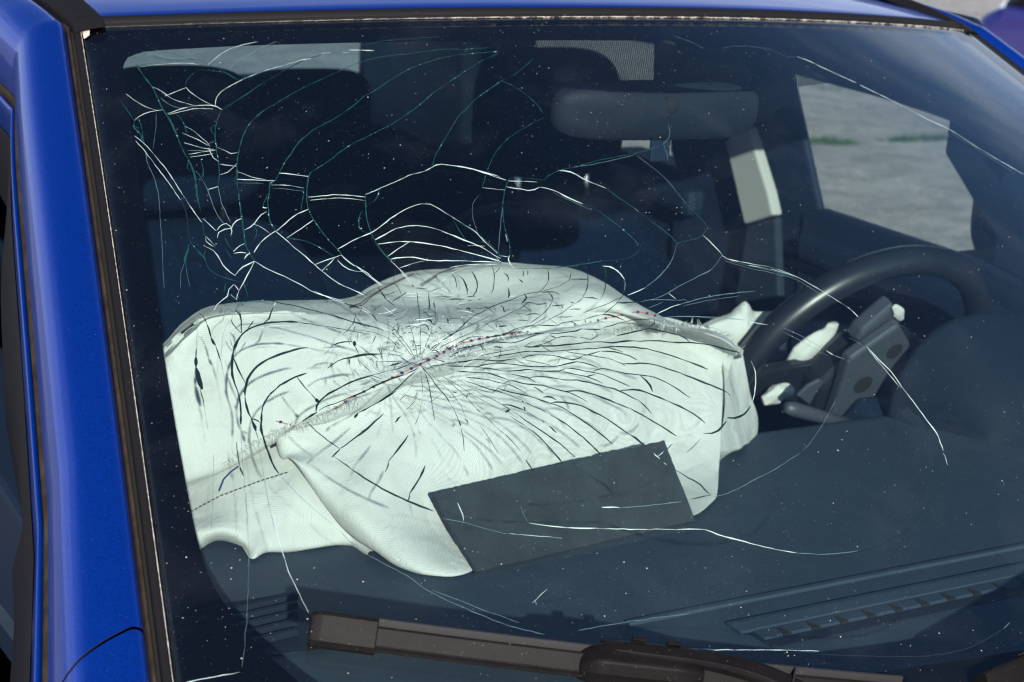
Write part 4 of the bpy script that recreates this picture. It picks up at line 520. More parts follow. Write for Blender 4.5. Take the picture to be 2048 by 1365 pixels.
d3 -5918,3636 -5854,3555 -5778,3474 -5703,3394 -5630,3308 -5571,3248 -5532,3171 -5493,3107
d2 -6029,3643 -5966,3576 -5880,3488
d3 -5886,3488 -5832,3428 -5783,3344 -5732,3235 -5690,3134 -5657,3041
d3 -5861,4091 -5778,4052 -5689,4026 -5619,4015 -5503,3994 -5398,3947 -5290,3907 -5206,3868 -5128,3817 -5058,3747
d4 -5291,3903 -5190,3904 -5103,3900 -5004,3867 -4888,3813 -4788,3753 -4688,3693 -4591,3634
d3 -5614,3982 -5573,3946 -5536,3902
d4 -5558,3848 -5488,3852 -5447,3833 -5421,3806
d3 -5821,4161 -5723,4128 -5633,4102 -5608,4074 -5572,4038
d3 -6054,3119 -6039,3051 -6022,2980
d2 -6301,2980 -6299,2938
d3 -7255,3004 -7204,3065 -7161,3126
d4 -4082,3694 -3988,3632 -3894,3559 -3807,3474 -3752,3379
d2.5 -4435,3726 -4394,3664 -4363,3597 -4354,3551
d4 -4588,3640 -4488,3555 -4382,3457 -4277,3359 -4188,3257
d4 -4740,3327 -4675,3253 -4615,3170
d5 -3436,3423 -3369,3408 -3295,3417 -3210,3442 -3106,3499 -3053,3540
w3 -2689,4106 -2705,4024 -2736,3930 -2807,3814 -2904,3687 -2995,3588
d5 -3838,3261 -3783,3251 -3699,3259 -3614,3290 -3531,3341 -3474,3381
d2 -4169,3057 -4074,3102 -3980,3157 -3910,3201
w2 -4533,3042 -4440,3090
d2 -4406,3106 -4285,3168
w4 -4561,3075 -4524,3011
w4 -4502,2966 -4481,2934
d3 -4402,2866 -4354,2813 -4284,2752 -4212,2697 -4185,2629 -4140,2547
d2 -4396,2523 -4272,2535 -4141,2545
f1.5 -4128,2522 -3923,2551 -3695,2613 -3531,2670 -3295,2733 -3039,2820 -2771,2919
d5 -8070,4982 -8178,4995 -8295,4997 -8413,4990 -8511,4970 -8624,4927 -8715,4870 -8775,4798 -8823,4725 -8869,4633
d4 -8869,4633 -8895,4554 -8920,4435 -8933,4331 -8928,4226 -8916,4109 -8916,3994 -8935,3843 -8958,3720
d2 -8070,4982 -7953,4952 -7830,4923 -7729,4901 -7618,4870 -7507,4841 -7397,4807 -7289,4774
w2 -8545,4916 -8423,4945 -8307,4946 -8170,4932
g4 -8666,5238 -8609,5285 -8524,5297 -8405,5300 -8313,5287
f2 -8606,5242 -8475,5249 -8326,5227
d3 -8313,5287 -8180,5241 -8045,5206 -7904,5149 -7739,5091 -7578,5019 -7417,4947 -7259,4876
d4 -8740,5185 -8710,5134 -8700,5063 -8714,4980 -8732,4871
g3 -8708,5141 -8687,5161
d3 -8646,4928 -8600,4988 -8568,5029
d3 -8460,4988 -8392,5034 -8351,5116 -8301,5205
w2 -8294,5212 -8256,5274
d2 -8816,5062 -8798,4978 -8766,4907 -8738,4871
g2 -8872,4796 -8870,4714 -8861,4673
d2 -9155,5163 -9109,5097 -9092,4999
d4 -9092,4999 -9080,4902 -9077,4819
d6 -9077,4819 -9064,4764 -9049,4723
d2 -9049,4723 -9037,4601 -9026,4507
d1.5 -9026,4507 -9028,4401
w1 -9028,4401 -9025,4231 -9037,4038
w1 -9167,5128 -9220,4908 -9261,4692
d3 -9261,4692 -9284,4586
d5 -9284,4586 -9305,4454
d8 -9306,4447 -9297,4296 -9285,4166
d2 -9305,4180 -9300,4076 -9299,3949
w1 -9299,3949 -9303,3656
w1 -9011,4559 -8982,4719 -8912,4921 -8832,5042
d3 -8884,4553 -8871,4472 -8849,4353 -8821,4240
g3 -8821,4240 -8816,4207
g4 -8861,4145 -8848,4099
d5 -8041,4640 -8147,4629 -8268,4602 -8392,4561 -8516,4508 -8605,4459 -8686,4390 -8758,4309 -8800,4233 -8831,4144 -8850,4067
d4 -8850,4067 -8862,3966 -8854,3865 -8836,3788
d6 -8836,3788 -8826,3701 -8818,3632
d2 -7845,4634 -7741,4631 -7624,4628
d4 -7766,4646 -7693,4680 -7605,4698 -7524,4693
d5 -7488,4696 -7508,4631
d4 -7884,4365 -7808,4417 -7715,4462 -7605,4483 -7484,4499 -7366,4510
d3 -7619,4473 -7623,4396
d4 -8131,4313 -8252,4276 -8365,4223 -8480,4151 -8573,4079 -8645,3993 -8695,3907 -8728,3808 -8745,3709
d2.5 -8248,4269 -8203,4150 -8146,4056
g4 -8146,4056 -8109,3978
d8 -8106,3990 -8090,3945
d4 -7444,4235 -7565,4206 -7690,4167 -7819,4109 -7948,4046 -8042,3980 -8108,3914 -8143,3827
d4 -8305,3726 -8223,3775 -8136,3821
d3 -8115,3838 -7996,3895 -7875,3933 -7726,3988 -7601,4032 -7488,4078
d3 -8832,3782 -8788,3761 -8757,3728
w3 -8983,5190 -8942,5258 -8871,5326 -8792,5372
w2 -8751,5399 -8695,5325
w2.5 -7780,5400 -7676,5329 -7571,5266 -7464,5211
w2 -7326,5139 -7204,5062
d4 -7463,5213 -7400,5179 -7326,5139
w1 -8941,3812 -8981,3567 -9019,3267 -9051,2974 -9113,2506
d2 -8821,3632 -8813,3534
w1.2 -8813,3534 -8829,3317 -8838,3080 -8852,2849 -8849,2678 -8845,2492
d4 -8739,3764 -8755,3617 -8752,3470 -8739,3348 -8727,3252 -8710,3180 -8685,3125
f1.2 -8685,3125 -8621,3010 -8553,2891 -8466,2771 -8355,2628 -8275,2534
d2 -8267,3715 -8204,3612 -8104,3484 -7997,3371
d3 -8104,3284 -8057,3323 -7997,3371
d4 -7989,3380 -7861,3458 -7704,3559 -7566,3656 -7423,3767
d3 -7698,3789 -7570,3845 -7440,3907 -7319,3971 -7208,4035
d5 -7751,3733 -7698,3789
d2 -8085,3295 -8009,3213 -7926,3119
d4 -7926,3119 -7797,2999 -7668,2886 -7535,2791 -7454,2739 -7354,2681 -7230,2614
d3 -7234,3491 -7331,3389 -7452,3275 -7530,3202
d2 -7530,3202 -7556,3138 -7599,3081
d3 -7161,3125 -7249,3000 -7343,2900 -7421,2818
d2 -7421,2818 -7434,2778 -7459,2740
d3 -7333,3649 -7251,3719
d1.5 -6971,3995 -7042,3896 -7165,3796
d1 -6969,3873 -7032,3743 -7134,3599
d2 -9038,3508 -9054,3364 -9058,3221
d3 -9058,3221 -9041,3114
w1.2 -9048,2925 -9104,2512 -9174,2062
w1 -9174,2062 -9262,1631 -9334,1331 -9388,1137
w2.5 -9912,1006 -9718,1048 -9524,1071 -9417,1090
w2 -8828,2666 -8823,2350 -8798,2060 -8748,1828 -8700,1635
w1 -9292,3388 -9377,2902 -9451,2529
f1.5 -8220,2455 -8095,2272 -7888,2096 -7692,1949 -7536,1788 -7341,1652 -7129,1524 -6840,1372 -6538,1263
f1.2 -7487,1785 -7254,1663 -7038,1543 -6746,1399
w2.5 -6952,2686 -6938,2589 -6953,2486
f1.5 -7163,2529 -6919,2455 -6683,2354 -6517,2313
w2 -6517,2313 -6259,2271 -6001,2223
f1.5 -6303,2601 -6301,2505 -6287,2418
w3.5 -6280,2412 -6076,2364 -5841,2321 -5595,2301
w2.5 -5595,2301 -5322,2268 -4949,2232 -4572,2197
w3.5 -5434,2521 -5238,2501
f2.5 -5238,2501 -4923,2499 -4515,2506
w2 -6545,1583 -6452,1646 -6350,1708
w2 -6510,1606 -6517,1563
f1.5 -6188,1275 -5824,1303 -5456,1321 -4994,1329
w3 -4655,2207 -4557,2201 -4406,2181
w3.5 -4406,2181 -4211,2086 -3958,1984 -3700,1887 -3484,1824
f2 -3484,1824 -3231,1783 -3026,1764 -2738,1766
d2.5 -4391,2132 -4051,2003 -3782,1890 -3536,1807 -3249,1753 -2937,1731 -2652,1760 -2320,1814 -2056,1890 -1751,2013
d1.5 -1751,2013 -1459,2171 -1148,2341 -967,2468 -875,2564
w2.5 -875,2564 -834,2646 -821,2710
w2 -5311,1014 -4793,943 -4256,881 -3802,817
d2 -3817,790 -3359,716 -2787,633 -2371,611 -2022,633 -1694,704 -1521,746
w1.5 -1521,746 -1386,797
"""

# ------------------------------------------------------------------ helpers
def new_mat(name):
    m = bpy.data.materials.new(name); m.use_nodes = True
    t = m.node_tree; t.nodes.clear()
    return m, t, t.nodes.new, t.links.new
def pmat(name, col, rough=0.5, metal=0.0, coat=0.0, coat_r=0.03, var=0.0, vscale=8.0, bump=0.0, bscale=200.0, spec=0.5, sheen=0.0, detail=6, bdist=0.001, speck=None):
    m, t, N, K = new_mat(name)
    p = N("ShaderNodeBsdfPrincipled"); o = N("ShaderNodeOutputMaterial"); K(p.outputs[0], o.inputs[0])
    p.inputs['Base Color'].default_value = (*col, 1); p.inputs['Roughness'].default_value = rough; p.inputs['Metallic'].default_value = metal
    p.inputs['Coat Weight'].default_value = coat; p.inputs['Coat Roughness'].default_value = coat_r; p.inputs['Specular IOR Level'].default_value = spec
    p.inputs['Sheen Weight'].default_value = sheen
    g = N("ShaderNodeNewGeometry")
    src = None
    if var > 0:
        n = N("ShaderNodeTexNoise"); n.inputs['Scale'].default_value = vscale; n.inputs['Detail'].default_value = detail; K(g.outputs['Position'], n.inputs['Vector'])
        r = N("ShaderNodeMapRange"); r.inputs['From Min'].default_value = .3; r.inputs['From Max'].default_value = .7; r.inputs['To Min'].default_value = 1-var; r.inputs['To Max'].default_value = 1+var
        K(n.outputs['Fac'], r.inputs['Value'])
        mu = N("ShaderNodeMix"); mu.data_type = 'RGBA'; mu.blend_type = 'MULTIPLY'; mu.inputs['Factor'].default_value = 1; mu.inputs['A'].default_value = (*col, 1)
        K(r.outputs['Result'], mu.inputs['B']); src = mu.outputs['Result']
    if speck:
        scol, sscale, thr = speck
        n2 = N("ShaderNodeTexNoise"); n2.inputs['Scale'].default_value = sscale; n2.inputs['Detail'].default_value = 3; n2.inputs['Roughness'].default_value = .75; K(g.outputs['Position'], n2.inputs['Vector'])
        r2 = N("ShaderNodeMapRange"); r2.inputs['From Min'].default_value = thr; r2.inputs['From Max'].default_value = thr+.06; K(n2.outputs['Fac'], r2.inputs['Value'])
        m2 = N("ShaderNodeMix"); m2.data_type = 'RGBA'; m2.inputs['B'].default_value = (*scol, 1)
        if src: K(src, m2.inputs['A'])
        else: m2.inputs['A'].default_value = (*col, 1)
        K(r2.outputs['Result'], m2.inputs['Factor']); src = m2.outputs['Result']
    if src: K(src, p.inputs['Base Color'])
    if bump > 0:
        n = N("ShaderNodeTexNoise"); n.inputs['Scale'].default_value = bscale; n.inputs['Detail'].default_value = 4; K(g.outputs['Position'], n.inputs['Vector'])
        b = N("ShaderNodeBump"); b.inputs['Strength'].default_value = bump; b.inputs['Distance'].default_value = bdist; K(n.outputs['Fac'], b.inputs['Height']); K(b.outputs['Normal'], p.inputs['Normal'])
    return m
def mesh(name, verts, faces, mat, parent=None, smooth=True, kind=None, mats=None, midx=None, uvs=None):
    me = bpy.data.meshes.new(name)
    me.from_pydata([tuple(map(float, v)) for v in verts], [], [tuple(map(int, f)) for f in faces]); me.update()
    for m in (mats or [mat]): me.materials.append(m)
    if midx is not None: me.polygons.foreach_set("material_index", midx)
    if smooth: me.polygons.foreach_set("use_smooth", [True]*len(me.polygons))
    if uvs is not None:
        ul = me.uv_layers.new(name="UVMap")
        for li, l in enumerate(me.loops): ul.data[li].uv = uvs[l.vertex_index]
    o = bpy.data.objects.new(name, me); COL.objects.link(o)
    if parent: o.parent = parent
    if kind: o["kind"] = kind
    return o
def empty(name, parent=None, loc=(0, 0, 0)):
    o = bpy.data.objects.new(name, None); COL.objects.link(o); o.location = loc
    if parent: o.parent = parent
    return o
def grid_faces(n, m, flip=False, off=0):
    f = []
    for i in range(n-1):
        for j in range(m-1):
            a = off+i*m+j; q = (a, a+1, a+m+1, a+m)
            f.append(q[::-1] if flip else q)
    return f
def grid(name, G, mat, parent=None, flip=False, smooth=True, kind=None, thick=0.0):
    G = np.asarray(G); n, m = G.shape[:2]
    o = mesh(name, G.reshape(-1, 3), grid_faces(n, m, flip), mat, parent, smooth, kind)
    if thick:
        md = o.modifiers.new("thickness", 'SOLIDIFY'); md.thickness = thick; md.offset = -1
    return o
def cr(P, t):
    P = np.asarray(P, float); n = len(P)-1; x = np.clip(np.asarray(t)*n, 0, n-1e-9); i = x.astype(int); f = (x-i)[:, None]
    g = lambda k: P[np.clip(k, 0, n)]
    p0, p1, p2, p3 = g(i-1), g(i), g(i+1), g(i+2)
    return .5*((2*p1)+(-p0+p2)*f+(2*p0-5*p1+4*p2-p3)*f*f+(-p0+3*p1-3*p2+p3)*f**3)
def resample(row, m):
    a = cr(row, np.linspace(0, 1, 400)); d = np.r_[0, np.cumsum(np.linalg.norm(np.diff(a, axis=0), axis=1))]; t = np.linspace(0, d[-1], m)
    return np.stack([np.interp(t, d, a[:, k]) for k in range(a.shape[1])], 1)
def loft(rows, m, n):
    G = np.stack([resample(r, m) for r in rows])
    return cr(G.reshape(len(rows), -1), np.linspace(0, 1, n)).reshape(n, m, 3)
def nrm(v): v = np.asarray(v, float); return v/(np.linalg.norm(v, axis=-1, keepdims=True)+1e-12)
def gnormals(G):
    du = np.gradient(G, axis=1); dv = np.gradient(G, axis=0); return nrm(np.cross(du, dv))
class MB:
    def __init__(s): s.v = []; s.f = []
    def add(s, v, f):
        o = len(s.v); s.v += [tuple(p) for p in v]; s.f += [tuple(i+o for i in q) for q in f]
    def tube(s, pts, rad, k=6, cap=True, squash=None):
        pts = np.asarray(pts, float); n = len(pts); rad = np.broadcast_to(rad, (n,))
        T = nrm(np.gradient(pts, axis=0)); up = np.array([0, 0, 1.]) if abs(T[0][2]) < .9 else np.array([0, 1., 0])
        vs_ = []
        for i in range(n):
            a = np.cross(T[i], up); a = a/(np.linalg.norm(a)+1e-9); b = np.cross(a, T[i])
            for j in range(k):
                th = 2*math.pi*j/k; vs_.append(pts[i]+rad[i]*(math.cos(th)*a+math.sin(th)*b))
        fs = [(i*k+j, i*k+(j+1) % k, (i+1)*k+(j+1) % k, (i+1)*k+j) for i in range(n-1) for j in range(k)]
        if cap: fs += [tuple(range(k))[::-1], tuple((n-1)*k+j for j in range(k))]
        s.add(vs_, fs)
    def box(s, c, h, R=None):
        R = np.eye(3) if R is None else np.asarray(R)
        q = [np.asarray(c)+R@(np.array([x, y, z])*h) for x in (-1, 1) for y in (-1, 1) for z in (-1, 1)]
        s.add(q, [(0, 1, 3, 2), (4, 6, 7, 5), (0, 4, 5, 1), (2, 3, 7, 6), (0, 2, 6, 4), (1, 5, 7, 3)])
    def prism(s, poly, ax, d0, d1):   # polygon in the plane across axis ax (0: y,z)
        n = len(poly)
        def P(p, d): return (d, p[0], p[1]) if ax == 0 else (p[0], d, p[1]) if ax == 1 else (p[0], p[1], d)
        s.add([P(p, d0) for p in poly]+[P(p, d1) for p in poly], [tuple(range(n))[::-1], tuple(range(n, 2*n))]+[(i, (i+1) % n, n+(i+1) % n, n+i) for i in range(n)])
    def build(s, name, mat, parent=None, smooth=False, kind=None, bevel=0.0, sub=0):
        o = mesh(name, s.v, s.f, mat, parent, smooth, kind)
        if bevel:
            md = o.modifiers.new("edge", 'BEVEL'); md.width = bevel; md.segments = 2; md.limit_method = 'ANGLE'
        if sub:
            md = o.modifiers.new("sub", 'SUBSURF'); md.levels = sub; md.render_levels = sub
        return o
def vnoise(x, y, seed=0):
    r = np.random.default_rng(seed); a = 0
    for k in range(5):
        fx, fy = r.normal(0, 1, 2); ph = r.uniform(0, 6.28); a = a+np.sin(fx*x+fy*y+ph)
    return a/3
# windshield surface ------------------------------------------------------------
W0, W1, Y1, H_, B0, B1, DR, KB = 0.7064, 0.5479, 0.6927, 0.4187, 0.1297, 0.1233, 0.0252, 0.0154
HY = math.hypot(H_, Y1)
def S(u, v):
    u = np.asarray(u, float); v = np.asarray(v, float)
    bul = KB*4*v*(1-v)*(1-.5*u*u)
    return np.stack([u*(W0*(1-v)+W1*v), Y1*v+(B0*(1-v)+B1*v)*u*u-bul*H_/HY, H_*v-DR*u*u*v+bul*Y1/HY], -1)
def SN(u, v):
    h = 1e-3; return nrm(np.cross(S(np.asarray(u)+h, v)-S(np.asarray(u)-h, v), S(u, np.asarray(v)+h)-S(u, np.asarray(v)-h)))
# ------------------------------------------------------------------ materials
paint = pmat("blue_paint", (0.0003, 0.054, 0.43), rough=.37, metal=.75, coat=.5, coat_r=.03, var=.30, vscale=900, detail=3, bump=.10, bscale=1500, bdist=.0004, speck=((.30, .34, .42), 300, .70))
paint_in = pmat("blue_paint_inner", (0.004, 0.03, 0.2), rough=.45, metal=.3)
trim = pmat("black_trim", (0.012, 0.011, 0.012), rough=.65, spec=.12, bump=.25, bscale=900, bdist=.0004, speck=((.18, .16, .14), 260, .70))
rubber = pmat("weathered_rubber", (0.036, 0.026, 0.020), rough=.85, spec=.1, var=.45, vscale=60)
gapm = pmat("dark_gap", (0.006, 0.006, 0.006), rough=.9)
wiperm = pmat("wiper_plastic", (0.0075, 0.0062, 0.0064), rough=.5, spec=.09, bump=.35, bscale=1100, bdist=.0004, var=.25, vscale=50, speck=((.2, .17, .14), 500, .68))
wiperd = pmat("wiper_rubber", (0.012, 0.011, 0.011), rough=.6, speck=((.16, .13, .1), 300, .66))
dashm = pmat("dashboard_plastic", (0.036, 0.053, 0.078), rough=.7, spec=.25, bump=.5, bscale=520, bdist=.0008, var=.06, vscale=30)
dashd = pmat("dashboard_dark", (0.012, 0.018, 0.030), rough=.8, spec=.2)
seatm = pmat("seat_fabric", (0.0025, 0.0075, 0.021), rough=.95, var=.2, vscale=120, spec=.1)
trimin = pmat("dark_interior_trim", (0.006, 0.0145, 0.034), rough=.7, spec=.25)
lightin = pmat("pale_interior_trim", (0.42, 0.43, 0.42), rough=.8)
bagm_, t, N, K = new_mat("airbag_fabric")
p = N("ShaderNodeBsdfPrincipled"); o = N("ShaderNodeOutputMaterial"); 
p.inputs['Roughness'].default_value = .75; p.inputs['Specular IOR Level'].default_value = .25; p.inputs['Base Color'].default_value = (.80, .81, .79, 1)
g = N("ShaderNodeNewGeometry"); n1 = N("ShaderNodeTexNoise"); n1.inputs['Scale'].default_value = 34; n1.inputs['Detail'].default_value = 5; n1.inputs['Distortion'].default_value = .8; K(g.outputs['Position'], n1.inputs['Vector'])
cr1 = N("ShaderNodeValToRGB"); cr1.color_ramp.elements[0].position = .25; cr1.color_ramp.elements[0].color = (.63, .64, .61, 1); cr1.color_ramp.elements[1].position = .5; cr1.color_ramp.elements[1].color = (.71, .72, .70, 1)
K(n1.outputs['Fac'], cr1.inputs['Fac']); K(cr1.outputs['Color'], p.inputs['Base Color'])
wv = []
for rot in (0.6, -0.97):
    mm = N("ShaderNodeMapping"); mm.inputs['Rotation'].default_value = (0.35, 0.2, rot); K(g.outputs['Position'], mm.inputs['Vector'])
    ww = N("ShaderNodeTexWave"); ww.inputs['Scale'].default_value = 310; ww.inputs['Distortion'].default_value = .4; K(mm.outputs[0], ww.inputs['Vector']); wv.append(ww)
ad = N("ShaderNodeMath"); ad.operation = 'ADD'; K(wv[0].outputs['Fac'], ad.inputs[0]); K(wv[1].outputs['Fac'], ad.inputs[1])
b1 = N("ShaderNodeBump"); b1.inputs['Strength'].default_value = .55; b1.inputs['Distance'].default_value = .0005; K(ad.outputs[0], b1.inputs['Height'])
n2 = N("ShaderNodeTexNoise"); n2.inputs['Scale'].default_value = 26; n2.inputs['Detail'].default_value = 5; n2.inputs['Distortion'].default_value = .6; K(g.outputs['Position'], n2.inputs['Vector'])
b2 = N("ShaderNodeBump"); b2.inputs['Strength'].default_value = .20; b2.inputs['Distance'].default_value = .012; K(n2.outputs['Fac'], b2.inputs['Height']); K(b1.outputs['Normal'], b2.inputs['Normal'])
ds_ = N("ShaderNodeVectorMath"); ds_.operation = 'MULTIPLY_ADD'; ds_.inputs[1].default_value = (.05, .05, .05); K(n2.outputs['Color'], ds_.inputs[0]); K(g.outputs['Position'], ds_.inputs[2])
vo = N("ShaderNodeTexVoronoi"); vo.feature = 'DISTANCE_TO_EDGE'; vo.inputs['Scale'].default_value = 15; K(ds_.outputs[0], vo.inputs['Vector'])
vr = N("ShaderNodeMapRange"); vr.inputs['From Max'].default_value = .16; K(vo.outputs['Distance'], vr.inputs['Value'])
b3 = N("ShaderNodeBump"); b3.inputs['Strength'].default_value = .14; b3.inputs['Distance'].default_value = .0045; K(vr.outputs[0], b3.inputs['Height']); K(b2.outputs['Normal'], b3.inputs['Normal']); K(b3.outputs['Normal'], p.inputs['Normal'])
tl = N("ShaderNodeBsdfTranslucent"); tl.inputs['Color'].default_value = (.7, .7, .68, 1); K(b2.outputs['Normal'], tl.inputs['Normal'])
ms = N("ShaderNodeMixShader"); ms.inputs[0].default_value = .14; K(p.outputs[0], ms.inputs[1]); K(tl.outputs[0], ms.inputs[2]); K(ms.outputs[0], o.inputs[0])
bagm = bagm_
threadr = pmat("red_thread", (.62, .16, .15), rough=.8)
threadn = pmat("navy_thread", (.015, .02, .12), rough=.8)
threadb = pmat("brown_thread", (.06, .045, .04), rough=.9)
cardm = pmat("charcoal_card", (.036, .044, .052), rough=.9, spec=.15, bump=.5, bscale=700, bdist=.0006, var=.16, vscale=40, speck=((.2, .2, .2), 350, .70))
# glass ------------------------------------------------------------
def glass_mat(name, tint, dust):
    m, t, N, K = new_mat(name)
    o = N("ShaderNodeOutputMaterial"); tr = N("ShaderNodeBsdfTransparent"); tr.inputs[0].default_value = (*tint, 1)
    gl = N("ShaderNodeBsdfGlossy"); gl.inputs['Roughness'].default_value = 0.0; gl.inputs['Color'].default_value = (1, 1, 1, 1)
    fr = N("ShaderNodeFresnel"); fr.inputs['IOR'].default_value = 1.5
    g = N("ShaderNodeNewGeometry")
    # both sides of a thin pane reflect as from air: use the outward normal either way
    ms = N("ShaderNodeMixShader"); K(tr.outputs[0], ms.inputs[1]); K(gl.outputs[0], ms.inputs[2])
    lw = N("ShaderNodeLayerWeight"); lw.inputs['Blend'].default_value = .5
    # Schlick: F = .04 + .96*(1-cos)^5 with facing = 1-cos
    pw = N("ShaderNodeMath"); pw.operation = 'POWER'; pw.inputs[1].default_value = 5; K(lw.outputs['Facing'], pw.inputs[0])
    ma = N("ShaderNodeMath"); ma.operation = 'MULTIPLY_ADD'; ma.inputs[1].default_value = .96; ma.inputs[2].default_value = .042; K(pw.outputs[0], ma.inputs[0]); K(ma.outputs[0], ms.inputs[0])
    out = ms.outputs[0]
    if dust:
        df = N("ShaderNodeBsdfDiffuse"); df.inputs['Color'].default_value = (.40, .46, .54, 1)
        n1 = N("ShaderNodeTexNoise"); n1.inputs['Scale'].default_value = 9; n1.inputs['Detail'].default_value = 6; n1.inputs['Roughness'].default_value = .62; n1.inputs['Distortion'].default_value = .6; K(g.outputs['Position'], n1.inputs['Vector'])
        r1 = N("ShaderNodeMapRange"); r1.inputs['From Min'].default_value = .52; r1.inputs['From Max'].default_value = .78; r1.inputs['To Min'].default_value = .001; r1.inputs['To Max'].default_value = dust; K(n1.outputs['Fac'], r1.inputs['Value'])
        n2 = N("ShaderNodeTexNoise"); n2.inputs['Scale'].default_value = 900; n2.inputs['Detail'].default_value = 2; n2.inputs['Roughness'].default_value = .7; K(g.outputs['Position'], n2.inputs['Vector'])
        r2 = N("ShaderNodeMapRange"); r2.inputs['From Min'].default_value = .74; r2.inputs['From Max'].default_value = .80; r2.inputs['To Max'].default_value = .45; K(n2.outputs['Fac'], r2.inputs['Value'])
        mxx = N("ShaderNodeMath"); mxx.operation = 'MAXIMUM'; K(r1.outputs[0], mxx.inputs[0]); K(r2.outputs[0], mxx.inputs[1])
        m2 = N("ShaderNodeMixShader"); K(mxx.outputs[0], m2.inputs[0]); K(out, m2.inputs[1]); K(df.outputs[0], m2.inputs[2]); out = m2.outputs[0]
    K(out, o.inputs[0]); return m
g_out = glass_mat("windshield_outer", (.90, .955, .94), .022)
g_in = glass_mat("windshield_inner", (.92, .965, .95), 0)
g_side = glass_mat("side_glass", (.86, .90, .88), .02)
g_rear = glass_mat("rear_glass", (.46, .60, .64), .02)
fritm = pmat("black_enamel", (.0022, .0016, .0030), rough=.6, spec=.0)
dotm, t, N, K = new_mat("enamel_dots")
o = N("ShaderNodeOutputMaterial"); uvn = N("ShaderNodeUVMap"); uvn.uv_map = "UVMap"; sx = N("ShaderNodeSeparateXYZ"); K(uvn.outputs[0], sx.inputs[0])
PIT_ = 0.0023
def mth(op, a, b=None, c=None):
    n = N("ShaderNodeMath"); n.operation = op
    for i, q in enumerate((a, b, c)):
        if q is None: continue
        if isinstance(q, (int, float)): n.inputs[i].default_value = q
        else: K(q, n.inputs[i])
    return n.outputs[0]
row_ = mth('FLOOR', mth('DIVIDE', sx.outputs['Y'], PIT_*.75)); odd = mth('MULTIPLY', mth('MODULO', row_, 2), .5)
fx = mth('SUBTRACT', mth('FRACT', mth('ADD', mth('DIVIDE', sx.outputs['X'], PIT_), odd)), .5)
fy = mth('MULTIPLY', mth('SUBTRACT', mth('FRACT', mth('DIVIDE', sx.outputs['Y'], PIT_*.75)), .5), .75)
dd = mth('SQRT', mth('ADD', mth('MULTIPLY', fx, fx), mth('MULTIPLY', fy, fy)))
rad_ = N("ShaderNodeMapRange"); rad_.inputs['From Min'].default_value = .0; rad_.inputs['From Max'].default_value = .10; rad_.inputs['To Min'].default_value = .47; rad_.inputs['To Max'].default_value = .36; K(sx.outputs['Z'], rad_.inputs['Value'])
inside = mth('LESS_THAN', dd, .405)
tr = N("ShaderNodeBsdfTransparent"); pb = N("ShaderNodeBsdfPrincipled"); pb.inputs['Specular IOR Level'].default_value = 0; pb.inputs['Base Color'].default_value = (.0022, .0016, .0030, 1); pb.inputs['Roughness'].default_value = .5
ms = N("ShaderNodeMixShader"); K(inside, ms.inputs[0]); K(tr.outputs[0], ms.inputs[1]); K(pb.outputs[0], ms.inputs[2]); K(ms.outputs[0], o.inputs[0])
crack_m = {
 'w': pmat("crack_glint_and_white_chips", (.66, .74, .73), rough=.35, spec=.8),  # fracture glint painted as white on lines before dark cabin; chips truly white
 'g': pmat("crack_green_edge", (.009, .065, .058), rough=.25, spec=1.0, speck=((.5, .75, .7), 240, .62)),  # green glass edge; pale specks are sparkle painted into the colour
 'd': pmat("crack_dark_reflection", (.006, .016, .015), rough=.3, spec=.5),  # dark reflection on fracture faces painted near-black, mostly over the airbag
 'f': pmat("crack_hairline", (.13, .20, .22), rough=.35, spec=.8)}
dustm = pmat("grit", (.42, .38, .34), rough=.9, var=.5, vscale=30)
# ground ------------------------------------------------------------
gm, t, N, K = new_mat("gravel_ground")
p = N("ShaderNodeBsdfPrincipled"); o = N("ShaderNodeOutputMaterial"); K(p.outputs[0], o.inputs[0]); p.inputs['Roughness'].default_value = .95
g = N("ShaderNodeNewGeometry")
def nzz(s, d=6, r=.6):
    n = N("ShaderNodeTexNoise"); n.inputs['Scale'].default_value = s; n.inputs['Detail'].default_value = d; n.inputs['Roughness'].default_value = r; K(g.outputs['Position'], n.inputs['Vector']); return n
a1, a2, a3 = nzz(.9), nzz(26, 5, .7), nzz(5.5, 6, .72)
c1 = N("ShaderNodeValToRGB"); c1.color_ramp.elements[0].position = .32; c1.color_ramp.elements[0].color = (.44, .405, .37, 1); c1.color_ramp.elements[1].position = .68; c1.color_ramp.elements[1].color = (.62, .57, .52, 1); K(a1.outputs['Fac'], c1.inputs['Fac'])
c2 = N("ShaderNodeValToRGB"); c2.color_ramp.elements[0].position = .36; c2.color_ramp.elements[0].color = (.70, .70, .70, 1); c2.color_ramp.elements[1].position = .62; c2.color_ramp.elements[1].color = (1.1, 1.1, 1.1, 1); K(a2.outputs['Fac'], c2.inputs['Fac'])
mu = N("ShaderNodeMix"); mu.data_type = 'RGBA'; mu.blend_type = 'MULTIPLY'; mu.inputs['Factor'].default_value = 1; K(c1.outputs[0], mu.inputs['A']); K(c2.outputs[0], mu.inputs['B'])
c3 = N("ShaderNodeValToRGB"); c3.color_ramp.elements[0].position = .36; c3.color_ramp.elements[0].color = (.66, .66, .67, 1); c3.color_ramp.elements[1].position = .60; c3.color_ramp.elements[1].color = (1.08, 1.08, 1.08, 1); K(a3.outputs['Fac'], c3.inputs['Fac'])
mu2 = N("ShaderNodeMix"); mu2.data_type = 'RGBA'; mu2.blend_type = 'MULTIPLY'; mu2.inputs['Factor'].default_value = 1; K(mu.outputs['Result'], mu2.inputs['A']); K(c3.outputs[0], mu2.inputs['B']); K(mu2.outputs['Result'], p.inputs['Base Color'])
